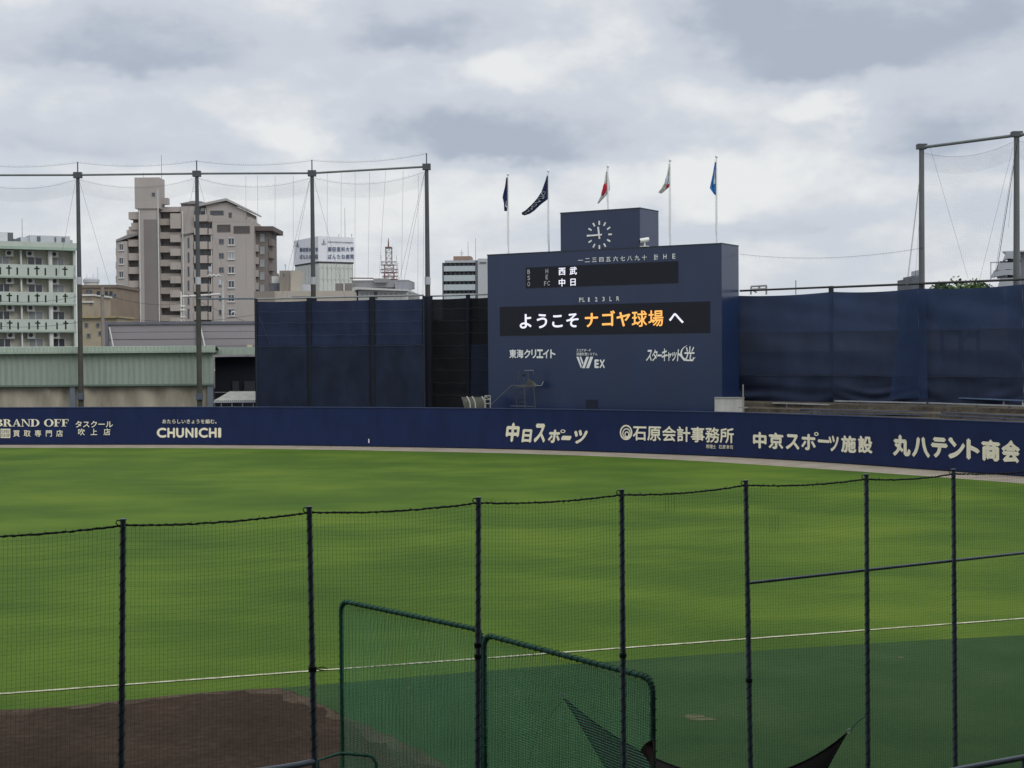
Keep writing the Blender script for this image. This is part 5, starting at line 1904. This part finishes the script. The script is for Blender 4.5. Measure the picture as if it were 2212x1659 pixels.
NETG = mat('pale_grey_net', (.20, .21, .22), .8, .1)
poles = [(-78, 378.5, 116.2), (168, 378, 116), (425, 375, 115.2), (674, 374, 114.0), (921.5, 360, 111.5)]
bf = thing('ball_net_fence', 'very tall ball net on olive grey steel poles above the shed and houses', 'fence', at(425, 870, 115.2) * 1)
bf.location.z = 0
tops = []
for i, (u_, v_, d_) in enumerate(poles):
    p = at(u_, v_, d_)
    tops.append(p)
    seam = at(u_, 608, d_).z
    po = MB().tube([(p.x, p.y, 0), (p.x, p.y, seam)], [.225, .20], 12).build('pole', POLE_B, bf, True)
    MB().tube([(p.x, p.y, seam + .003), (p.x, p.y, p.z + .2)], [.19, .145], 12).build('upper_shaft', POLE_G, po, True)
    MB().tube([(p.x, p.y, seam - .25), (p.x, p.y, seam + .35)], .235, 12).build('sleeve', LGREY, po, True)
    MB().box(p.x - .32, p.x + .32, p.y - .22, p.y + .22, p.z - .25, p.z + .22).build('cap_bracket', POLE_G, po)
    MB().tube([(p.x, p.y, p.z + .2), (p.x, p.y, p.z + 1.05)], .05, 6).build('spike', POLE_G, po)
    if i >= 3:
        MB().tube([(p.x, p.y, 0), (p.x, p.y, zt + .15)], .275, 12).build('dark_wrap', MATS['mesh_wrapped_post'], po, True)
    if i < 3:
        zc = at(u_, 857, d_).z
        MB().box(p.x - .22, p.x + .34, p.y - .40, p.y - .22, zc - .22, zc + .24).tube([(p.x, p.y, zc - .3), (p.x, p.y, zc + .3)], .27, 12).build('winch_box', mat('slate_winch_box', (.075, .09, .11), .5, .15), po)
rnd = random.Random(3)
for i in range(len(tops) - 1):
    a, b = tops[i], tops[i + 1]
    MB().tube([a, b], .085, 8).build('beam', mat('grey_beam', (.15, .165, .17), .5, .15, 1.5), bf, True)

    def sagz(s, a=a, b=b, dz=0.0, sag=.75):
        return a.z + (b.z - a.z) * s + dz - sag * 4 * s * (1 - s)
    for dz, sag in ((-.35, .75), (1.0, .35)):
        mb = MB().tube([(a.x + (b.x - a.x) * k / 20, a.y + (b.y - a.y) * k / 20, sagz(k / 20, dz=dz, sag=sag)) for k in range(21)], .008, 4)
        for k in range(60):
            s = (k + .5) / 60
            x, y, z = a.x + (b.x - a.x) * s, a.y + (b.y - a.y) * s, sagz(s, dz=dz, sag=sag)
            mb.tube([(x, y, z), (x + rnd.uniform(-.03, .03), y, z + rnd.uniform(.08, .18))], .007, 3, False)
        mb.build('net_rope', ROPE, bf)
    strands(bf, a, b, lambda s: sagz(s, dz=-.35), 7.5, .16, .0012, NETG)
    mb = MB()
    for k in range(200):
        s = k / 199
        x, y, z = a.x + (b.x - a.x) * s, a.y + (b.y - a.y) * s, sagz(s, dz=-.35)
        mb.tube([(x, y, z), (x, y, z - 1.1)], .0013, 3, False)
    for k in range(22):
        mb.tube([(a.x + (b.x - a.x) * j / 10, a.y + (b.y - a.y) * j / 10, sagz(j / 10, dz=-.35) - .05 * k) for j in range(11)], .0013, 3, False)
    mb.build('net_edge', NETG, bf)
    # guy wires fanning from the pole heads
    L_ = (b - a)
    MB().tube([a + Vector((.15, -.1, -.5)), a + L_ * .36 + Vector((0, .5, 0)) - Vector((0, 0, 13.0))], .010, 4).build('guy_wire', WIRE, bf)
    MB().tube([b + Vector((-.15, -.1, -.5)), b - L_ * .25 - Vector((0, 0, 11.0))], .010, 4).build('guy_wire', WIRE, bf)
    if i >= 2:
        MB().tube([b + Vector((-.2, -.1, -.6)), b - L_ * .33 - Vector((0, 0, 12.0))], .010, 4).build('guy_wire', WIRE, bf)
for (ux, vt, ub, vb) in ((165, 208, 168, 1150), (262, 206, 264, 620), (407, 206, 405, 1000), (557, 206, 556, 980), (838, 190, 836, 1060), (953, 185, 952, 720), (1068, 182, 1066, 1060), (1188, 178, 1175, 1060), (1320, 168, 1266, 1060), (1465, 165, 1450, 1080), (1590, 200, 1585, 1190), (1640, 180, 1628, 1200)):
    dd = 113.9 if ux < 700 else 112.4
    MB().tube([at(*C2(ux, vt), dd), at(*C2(ub, vb), dd)], .009, 4).build('hanging_cord', WIRE, bf)
pa_, pb_ = at(430, 645.5, 114.9), at(552, 645, 113.6)
MB().tube([pa_, pb_], .07, 8).build('lower_rail', BLUEGREY, bf, True)

poles2 = [(1998, 315, 91.9), (2205.5, 288, 86.6), (2420, 262, 82.0)]
bf2 = thing('ball_net_fence', 'tall ball net between thick grey poles above the navy screen, next to the grey flats', 'fence', at(1998, 620, 91.9) * 1)
bf2.location.z = 0
tops = []
for (u_, v_, d_) in poles2:
    p = at(u_, v_, d_)
    p.y += .75
    tops.append(p)
    po = MB().tube([(p.x, p.y, 0), (p.x, p.y, 11), (p.x, p.y, p.z)], [.22, .20, .165], 12).build('pole', mat('grey_zinc_pole', (.125, .128, .135), .5, .15, 1.2, (1, 1, .3)), bf2, True)
    MB().box(p.x - .30, p.x + .30, p.y - .25, p.y + .25, p.z - .1, p.z + .22).build('cap_bracket', POLE_G, po)
for i in range(2):
    a, b = tops[i], tops[i + 1]
    MB().tube([a, b], .10, 8).build('beam', MATS['grey_beam'], bf2, True)

    def sagz(s, a=a, b=b, dz=-.3, sag=.6):
        return a.z + (b.z - a.z) * s + dz - sag * 4 * s * (1 - s)
    MB().tube([(a.x + (b.x - a.x) * k / 20, a.y + (b.y - a.y) * k / 20, sagz(k / 20)) for k in range(21)], .007, 4).build('net_rope', ROPE, bf2)
    strands(bf2, a, b, sagz, 11.2, .16, .0012, NETG)
    mb = MB()
    for k in range(160):
        s = k / 159
        x, y, z = a.x + (b.x - a.x) * s, a.y + (b.y - a.y) * s, sagz(s)
        mb.tube([(x, y, z), (x, y, z - 1.1)], .0013, 3, False)
    for k in range(22):
        mb.tube([(a.x + (b.x - a.x) * j / 10, a.y + (b.y - a.y) * j / 10, sagz(j / 10) - .05 * k) for j in range(11)], .0013, 3, False)
    mb.build('net_edge', NETG, bf2)
for (x0, y0, x1, y1, r) in ((1455, 250, 1335, 1232, .022), (1452, 300, 1342, 1230, .016), (1450, 420, 1400, 1200, .012), (1512, 205, 1795, 1180, .012), (2168, 130, 2010, 1120, .030), (2160, 140, 1985, 1200, .016), (2130, 200, 1880, 1190, .012), (2150, 200, 2095, 800, .012)):
    MB().tube([at(*C4(x0, y0), 90.2 if x0 < 1600 else 87), at(*C4(x1, y1), 90.6 if x0 < 1600 else 88)], r * .62, 4).build('guy_wire', WIRE if r < .03 else ROPE, bf2)
# slack rope from the board to the pole
a, b = at(*C4(92, 998), 99.0), at(*C4(1462, 950), 92.4)
mb = MB()
rp = [(a.x + (b.x - a.x) * k / 24, a.y + (b.y - a.y) * k / 24, a.z + (b.z - a.z) * k / 24 - .45 * 4 * (k / 24) * (1 - k / 24)) for k in range(25)]
mb.tube(rp, .008, 4)
for k in range(75):
    f = (k + .5) / 75 * 24
    i = int(f)
    f -= i
    x, y, z = [rp[i][j] * (1 - f) + rp[min(i + 1, 24)][j] * f for j in range(3)]
    mb.tube([(x, y, z), (x + rnd.uniform(-.04, .04), y, z - rnd.uniform(.06, .14))], .006, 3, False)
mb.build('net_rope', ROPE, bf2)

# ------------------------------------------------------------------ utility pole and wires before the brown tower
PC = lambda x, y, d: at(*CB(x, y), d)
b0 = PC(1200, 1640, 160)
up_ = thing('utility_pole', 'pale concrete utility pole with cross arms and wires before the brown apartments', 'utility pole', (b0.x, b0.y, 0))
t_ = PC(1196, 1180, 160)
MB().tube([(b0.x, b0.y, 0), (t_.x, t_.y, t_.z)], [.20, .13], 10).build('shaft', mat('pale_concrete_pole', (.44, .44, .42), .8, .1, 1), up_, True)
MB().tube([PC(755, 1345, 159.6), PC(1170, 1318, 159.6)], .13, 8).build('cross_arm', PALE, up_, True)
MB().tube([PC(1045, 1130, 159.7), PC(1185, 1124, 159.7), PC(1185, 1190, 159.7)], .05, 6).build('upper_arm', STEEL, up_, True)
for x, y in ((1062, 1050), (1165, 1190)):
    c = PC(x, y, 159.5)
    MB().tube([(c.x, c.y, c.z - .3), (c.x, c.y, c.z + .3)], .20, 8).build('transformer', LGREY, up_, True)
for x, y in ((1060, 1120), (1100, 1120), (1150, 1120), (780, 1490), (1310, 1510)):
    c = PC(x, y, 159.4)
    MB().tube([(c.x - .25, c.y, c.z - .1), (c.x, c.y, c.z + .1), (c.x + .3, c.y, c.z - .05)], [.08, .11, .06], 6).build('insulator', PALE, up_, True)
MB().tube([PC(1060, 1180, 159.5), PC(1048, 1320, 159.5)], .05, 5).build('strut', STEEL, up_)
bb0 = PC(760, 1560, 158)
u2 = thing('utility_pole', 'slim white vertical service pipe with bent arms left of the olive net pole', 'utility pole', (bb0.x, bb0.y, 0))
t2 = PC(752, 1290, 158)
MB().tube([(bb0.x, bb0.y, 0), (t2.x, t2.y, t2.z)], .10, 8).build('shaft', PALE, u2, True)
for y in (1450, 1490, 1565):
    MB().tube([PC(750, y, 157.9), PC(800, y - 4, 157.9)], .11, 6).build('arm', PALE, u2, True)
p = at(*C1(885, 1600), 150)
u3 = thing('utility_pole', 'grey utility pole between the ochre house and the noise wall', 'utility pole', (p.x, p.y, 0))
t3 = at(*C1(884, 1178), 150)
MB().tube([(p.x, p.y, 0), (t3.x, t3.y, t3.z)], [.24, .17], 10).build('shaft', mat('grey_concrete_pole', (.21, .19, .175), .8, .1, 1), u3, True)
MB().tube([at(*C1(840, 1240), 149.8), at(*C1(975, 1245), 149.8)], .06, 6).build('cross_arm', STEEL, u3)
for x in (850, 920, 960):
    c = at(*C1(x, 1236), 149.8)
    MB().tube([(c.x, c.y, c.z - .15), (c.x, c.y, c.z + .25)], .16, 6).build('insulator', ROPE, u3)
def wire(a, b, sag, lab, r=.018):
    P = [a + (b - a) * (k / 16) - Vector((0, 0, sag * 4 * (k / 16) * (1 - k / 16))) for k in range(17)]
    tag(MB().tube(P, r, 4, False).build('power_line', ROPE), lab, 'power line', 'power lines before the apartments')


wire(at(*C1(0, 1300), 145), at(*C1(660, 1262), 148), .3, 'power line crossing the green balconies below their middle')
wire(at(*C1(890, 1235), 150), at(*C1(1560, 1325), 159), .5, 'power line sagging across the stair shaft of the brown tower')
wire(at(*C1(0, 1520), 145), at(*C1(885, 1440), 150), .4, 'lowest power line across the green balconies towards the grey pole')
wire(at(*C1(1000, 1440), 152), at(*C1(2190, 1420), 160), .6, 'power line just above the noise wall towards the dark windscreen')
wire(at(*C1(1600, 1235), 159), at(*C1(2200, 1500), 165), .3, 'power line slanting down past the pale concrete utility pole')

# ------------------------------------------------------------------ near protective fence
DK = 13.2 / 355 * 1.0
post_px = [(266, 1122, 262), (668, 1095, 679), (1033.4, 1075, 1032), (1343, 1058, 1347.5), (1611, 1038, 1621), (1871.5, 1025, 1875), (2059.5, 1014, 2063.5)]
ZF = HC - 355 * 13.2 / F
fposts = []
for (u_, v_, ub) in post_px:
    t = atz(u_, v_, ZF)
    b = at(ub, 1659, t.y)
    dz = t.z - b.z
    g = t + (b - t) * (t.z / dz)
    fposts.append((t, g))
step = (fposts[-1][0] - fposts[0][0]) / 6
for k in (1, 2):
    fposts.insert(0, (fposts[0][0] - Vector((1.62, .80, 0)), fposts[0][1] - Vector((1.62, .80, 0))))
for k in (1, 2):
    fposts.append((fposts[-1][0] + Vector((1.60, .83, 0)), fposts[-1][1] + Vector((1.60, .83, 0))))
nf = thing('net_fence', 'dark protective net on blue grey posts laced with black cord, across the near field', 'fence', fposts[4][1])
joint_v = {2: 1410, 3: 1362, 4: 1315, 5: 1292, 6: 1262, 7: 1232, 8: 1215}
for i, (t, g) in enumerate(fposts):
    ax = (t - g)
    zj = 4.2
    j = g + ax * (zj / ax.z)
    po = MB().tube([g, j], .0295, 12).build('post', BLUEGREY, nf, True)
    MB().tube([j - ax * .02, t], .0268, 12).tube([t - ax * .001, t + Vector((0, 0, .006))], .033, 12).build('upper_tube', BLUEGREY, po, True)
    # black lacing cord wound round the post
    rnd = random.Random(50 + i)
    n_t = int(ax.z / .122)
    P = []
    for k in range(n_t * 10):
        a = 2 * math.pi * k / 10 + .35 * math.sin(k * .13)
        f = (k + .4 * math.sin(k * .071)) / (n_t * 10)
        P.append(g + ax * (f * .985 + .004) + Vector((math.cos(a), math.sin(a), 0)) * (.0335 if f * ax.z < zj else .030))
    MB().tube(P, .0030, 4, False).build('lacing_cord', BLACK, po)
    hk = t - ax * .012
    MB().tube([hk + Vector((-.03, -.02, 0)), hk + Vector((-.062, -.02, .035)), hk + Vector((-.05, -.02, .06)), hk + Vector((-.02, -.02, .055))], .006, 5).build('hook', BLACK, po)
for idx, zz in ((3, 3.83), (4, 3.9), (4, 3.78), (5, 3.62), (6, 3.1)):
    t, g = fposts[idx]
    c = g + (t - g) * (zz / (t.z - g.z))
    mb = MB()
    for k in range(4):
        mb.tube([c + Vector((.038 * math.cos(a), .038 * math.sin(a), .012 * k)) for a in [2 * math.pi * m / 10 for m in range(11)]], .006, 4, False)
    if idx == 3:
        mb.tube([c + Vector((.035, -.02, .03)), c + Vector((.10, -.03, .045)), c + Vector((.15, -.03, .03)), c + Vector((.15, -.03, .01)), c + Vector((.09, -.03, .012)), c + Vector((.036, -.02, .02))], .005, 4, False)
    mb.build('cord_knot', BLACK, nf)
# bundled top rope between the posts, and the netting itself
NET = mat('black_green_net_twine', (.010, .014, .011), .9, .2)
zr0 = .055
for i in range(len(fposts) - 1):
    a, b = fposts[i][0] - Vector((0, 0, zr0)), fposts[i + 1][0] - Vector((0, 0, zr0))
    rnd = random.Random(70 + i)
    P, rr = [], []
    for k in range(61):
        s = k / 60
        p = a + (b - a) * s - Vector((0, 0, .035 * 4 * s * (1 - s))) + Vector((0, 0, rnd.uniform(-.004, .004)))
        P.append(p)
        rr.append(.0085 + .0015 * math.sin(k * .37 + i) + rnd.uniform(0, .002))
    mb = MB().tube(P, rr, 6)
    for st_ in range(2):
        mb.tube([P[k] + Vector((0, math.cos(k * 1.3 + st_ * 3.1) * .009, math.sin(k * 1.3 + st_ * 3.1) * .009)) for k in range(61)], .0042, 4, False)
    for k in range(3, 58, 2):
        if rnd.random() < .55:
            mb.tube([P[k], P[k] + Vector((rnd.uniform(-.02, .02), rnd.uniform(-.02, .02), rnd.choice((-1, 1)) * rnd.uniform(.015, .035)))], .0024, 3, False)
    mb.build('top_rope', ROPE, nf)
    # net panel
    mb = MB()
    ln_ = (b - a).length
    cell = .0385
    nx = int(ln_ / cell)
    ga_, gb_ = fposts[i][1], fposts[i + 1][1]
    zlo = .55

    def npt(s, z, i=i, a=a, b=b, ga_=ga_, gb_=gb_, ph=rnd.uniform(0, 6)):
        tz = z / a.z
        lo = ga_ + (gb_ - ga_) * s
        hi = a + (b - a) * s
        p = lo + (hi - lo) * tz
        wv = .010 * math.sin(s * 9 + z * 1.7 + ph)
        return Vector((p.x, p.y + wv, z - .035 * 4 * s * (1 - s) * tz - .008 * math.sin(s * 6 + z * .6 + ph)))
    for k in range(1, nx):
        s = k / nx
        mb.tube([npt(s, zlo + (a.z - zlo) * m / 14) for m in range(15)], .0008, 3, False)
    nz_ = int((a.z - zlo) / cell)
    for k in range(nz_ + 1):
        z = a.z - k * cell
        mb.tube([npt(m / 10, z) for m in range(11)], .00072, 3, False)
    mb.build('net', NET, nf)
# darker mended patches of the net
mb = MB()
for (cx, cy) in ((230, 205), (800, 325), (1685, 160)):
    c = at(*CN3(cx, cy), 16.4 if cx < 600 else 17.2 if cx < 1200 else 17.9)
    for k in range(4):
        mb.tube([c + Vector((.037 * (k - 1.5), .019 * (k - 1.5) - .02, .11)), c + Vector((.037 * (k - 1.5), .019 * (k - 1.5) - .02, -.11))], .0016, 3, False)
mb.build('mended_patch', NET, nf)
# thin mid rail on the last bays
rl = []
for (x, y, idx) in ((650, 650, 6), (1302, 578, 7), (1782, 526, 8), (2166, 484, 9)):
    t, g = fposts[idx]
    rl.append(at(*CN3(x, y), t.y + .05))
for a, b in zip(rl, rl[1:]):
    MB().tube([a, b], .019, 8).build('mid_rail', BLUEGREY, nf, True)

# hand rails that enter at the bottom edge
for lab, pts in (('blue grey hand rail meeting the second fence post near the brown dirt', [at(300, 1700, 12.6), at(590, 1661, 13.6), at(640, 1653, 13.9), at(676, 1645.5, 14.1)]),
                 ('blue grey hand rail running under the last fence posts, over the turf', [at(2000, 1676, 13.6), at(2095, 1657.6, 13.9), at(2212, 1636, 14.3), at(2400, 1604, 14.9)])):
    base = pts[0]
    hr = thing('hand_rail', lab, 'rail', (base.x, base.y, 0), 0, 'hand rails at the front of the stand')
    MB().tube(pts, .030, 10).build('rail', BLUEGREY, hr, True)
    for p in (pts[0], pts[2]):
        MB().tube([(p.x, p.y, 0), (p.x, p.y, p.z - .03)], .026, 8).build('post', BLUEGREY, hr, True)

# ------------------------------------------------------------------ green net screens
GT = mat('green_wrapped_tube', (.018, .078, .050), .75, .3, 18, (1, 1, 1), bump=.4)
GN = mat('green_net_twine', (.085, .300, .165), .85, .2)


def net_screen(label, tl, tr, H, seed, strand=.0036, cell=.034):
    A, B2 = atz(*tl, H), atz(*tr, H)
    rt = thing('net_screen', label, 'net screen', ((A.x + B2.x) / 2, (A.y + B2.y) / 2, 0), 0, 'green net screens on the turf')
    e = (B2 - A)
    ln_ = e.length
    ex = e.normalized()
    R = .16
    P = [Vector((A.x, A.y, .04)), Vector((A.x, A.y, H - R))]
    for k in range(1, 6):
        a = math.pi / 2 * k / 6
        P.append(A + ex * (R - R * math.cos(a)) - Vector((0, 0, R - R * math.sin(a))))
    P.append(A + ex * R)
    P.append(B2 - ex * R * 1.0)
    for k in range(1, 6):
        a = math.pi / 2 * k / 6
        P.append(B2 - ex * (R - R * math.sin(a)) - Vector((0, 0, R - R * math.cos(a))))
    P += [Vector((B2.x, B2.y, H - R)), Vector((B2.x, B2.y, .04))]
    full = []
    for a, b in zip(P, P[1:]):
        n = max(1, int((b - a).length / .12))
        full += [a + (b - a) * (k / n) for k in range(n)]
    full.append(P[-1])
    MB().tube(full, .033, 8).build('frame', GT, rt, True)
    rnd = random.Random(seed)
    mb = MB()
    prevd = 0
    coil = []
    for k, p in enumerate(full[:-1]):
        d = (full[k + 1] - p)
        side = d.normalized().cross(Vector((ex.y, -ex.x, 0))).normalized()
        up = Vector((ex.y, -ex.x, 0))
        for m in range(8):
            a = 2 * math.pi * m / 8
            coil.append(p + d * (m / 8) + (side * math.cos(a) + up * math.sin(a)) * (.038 + rnd.uniform(0, .008)))
    mb.tube(coil, .005, 3, False)
    mb.build('lacing_cord', mat('green_lacing_cord', (.020, .085, .058), .85, .2), rt)
    nrm = Vector((-ex.y, ex.x, 0))
    mb = MB()

    def pt(s, z):
        return A + ex * (s * ln_) + nrm * (.07 * math.sin(math.pi * s) * math.sin(math.pi * min(1, z / H)) + .012 * math.sin(s * 17 + z * 2)) + Vector((0, 0, z - H))
    nx = int(ln_ / cell)
    for k in range(1, nx):
        mb.tube([pt(k / nx + .0005 * math.sin(m * 1.3 + k), .05 + (H - .07) * m / 12) for m in range(13)], strand, 3, False)
    nz_ = int((H - .07) / cell)
    for k in range(nz_):
        mb.tube([pt(m / 14, .05 + k * cell + .01 * math.sin(m * .8)) for m in range(15)], strand * .95, 3, False)
    mb.build('net', GN, rt)
    for c in (A, B2):
        MB().tube([c + nrm * .7 - Vector((0, 0, H - .035)), c - nrm * .7 - Vector((0, 0, H - .035))], .03, 8).build('foot', GT, rt, True)
    return rt


net_screen('green net screen in a round-cornered frame, the taller-looking one behind the third fence post', (736.5, 1298), (1041, 1362), 3.16, 1)
net_screen('green net screen in a round-cornered frame, with the dark shade sail behind it', (1046, 1371), (1410, 1466), 3.16, 2)
# low return frame at the first screen's foot
lw = thing('low_net_frame', 'low green net frame with bent top tube beside the tall green screen', 'net screen', atz(760, 1640, 1.0) * 1)
lw.location.z = 0
pts = [atz(686, 1643, 1.0), atz(728, 1629, 1.0), atz(740, 1627.5, 1.0), atz(795, 1632, 1.0), atz(806, 1636, .97), atz(813, 1650, .88)]
pts.append(Vector((pts[-1].x, pts[-1].y, .03)))
pts.insert(0, Vector((pts[0].x, pts[0].y, .03)))
MB().tube(pts, .026, 8).build('frame', GT, lw, True)
mb = MB()
A, B2 = pts[2], pts[5]
for k in range(1, 40):
    p = A + (B2 - A) * (k / 40)
    mb.tube([(p.x, p.y, .05), (p.x, p.y, .97)], .0013, 3, False)
for k in range(26):
    mb.tube([(A.x, A.y, .05 + k * .036), (B2.x, B2.y, .05 + k * .036)], .0018, 3, False)
mb.build('net', GN, lw)

# ------------------------------------------------------------------ shade sail
SAIL = mat('dark_brown_shade_cloth', (.022, .019, .017), .9, .2, 3)
Lc = atz(1219, 1509, 2.37)
Rc = at(1829, 1584, 17.55)
NLc = Vector((1.66, 17.25, .9))
NRc = Vector((3.50, 17.55, .85))


def bez(a, c, b, t):
    return a * (1 - t) ** 2 + c * (2 * t * (1 - t)) + b * t ** 2


ctop = at(1568, 1808, 17.9)
ct2 = (NLc + NRc) * .5 + Vector((0, .0, .12))
cl = (Lc + NLc) * .5 + Vector((.05, .03, -.02))
cr = (Rc + NRc) * .5 + Vector((-.10, .02, 0))
P = []
n = 24
for i in range(n + 1):
    t = i / n
    row = []
    for j in range(n + 1):
        s = j / n
        top, bot = bez(Lc, ctop, Rc, s), bez(NLc, ct2, NRc, s)
        lf, rt_ = bez(Lc, cl, NLc, t), bez(Rc, cr, NRc, t)
        p = top * (1 - t) + bot * t + lf * (1 - s) + rt_ * s - (Lc * (1 - s) * (1 - t) + Rc * s * (1 - t) + NLc * (1 - s) * t + NRc * s * t)
        row.append(p)
    P.append(row)
ss = thing('shade_sail', 'dark brown shade sail stretched to pointed corners behind the net fence', 'shade sail', (Vector((2.4, 17.6, 0))))
MB().grid(P).build('cloth', SAIL, ss, True)
mb = MB()
for E_ in ([P[0][j] for j in range(n + 1)], [P[n][j] for j in range(n + 1)], [P[i][0] for i in range(n + 1)], [P[i][n] for i in range(n + 1)]):
    mb.tube(E_, .011, 5)
mb.build('hem', mat('black_hem', (.010, .010, .010), .9, .2), ss, True)
ringm = mat('steel_ring', (.42, .43, .42), .35, .05, metal=.6)


def link(c, ax, nm):
    mb = MB()
    ax = ax.normalized()
    sd = ax.cross(Vector((0, 1, 0))).normalized()
    mb.tube([c + ax * (.042 * math.cos(a)) + sd * (.024 * math.sin(a)) for a in [2 * math.pi * k / 16 for k in range(17)]], .0055, 6, False)
    return mb.build(nm, ringm, ss, True)


t6, g6 = fposts[7]
pk_ = at(1873, 1544, t6.y + .03)
dirr = (pk_ - Rc)
link(Rc + dirr.normalized() * .045, dirr, 'ring')
link(Lc + Vector((-.02, .02, .03)), Vector((-.5, .2, .8)), 'ring')
MB().tube([Rc + dirr.normalized() * .085, Rc + dirr * .55 + Vector((0, 0, .02)), pk_], .0065, 5).build('tie_rope', mat('green_rope', (.03, .17, .12), .8, .1, 20), ss, True)
lp = at(1300, 1400, 19.6)
# left corner is tied on to the ground anchor pole behind the screen by a thin dark line
MB().tube([Lc, Lc + Vector((-.35, .5, -.55)), Lc + Vector((-.8, 1.2, -2.35))], .003, 4).build('guy_line', BLACK, ss)
# little folded brown flap against the screen's corner leg
fl = [at(1383, 1620, 16.15), at(1393, 1607, 16.15), at(1407, 1598, 16.15), at(1411, 1606, 16.25), at(1410, 1664, 16.2), at(1404, 1650, 16.1)]
mb = MB()
mb.add(fl + [p + Vector((.02, .05, .0)) for p in fl], [(0, 1, 2, 3, 4, 5), (11, 10, 9, 8, 7, 6)] + [(i, (i + 1) % 6, (i + 1) % 6 + 6, i + 6) for i in range(6)])
mb.build('folded_flap', mat('reddish_brown_cloth', (.045, .028, .022), .9, .2, 4), ss)
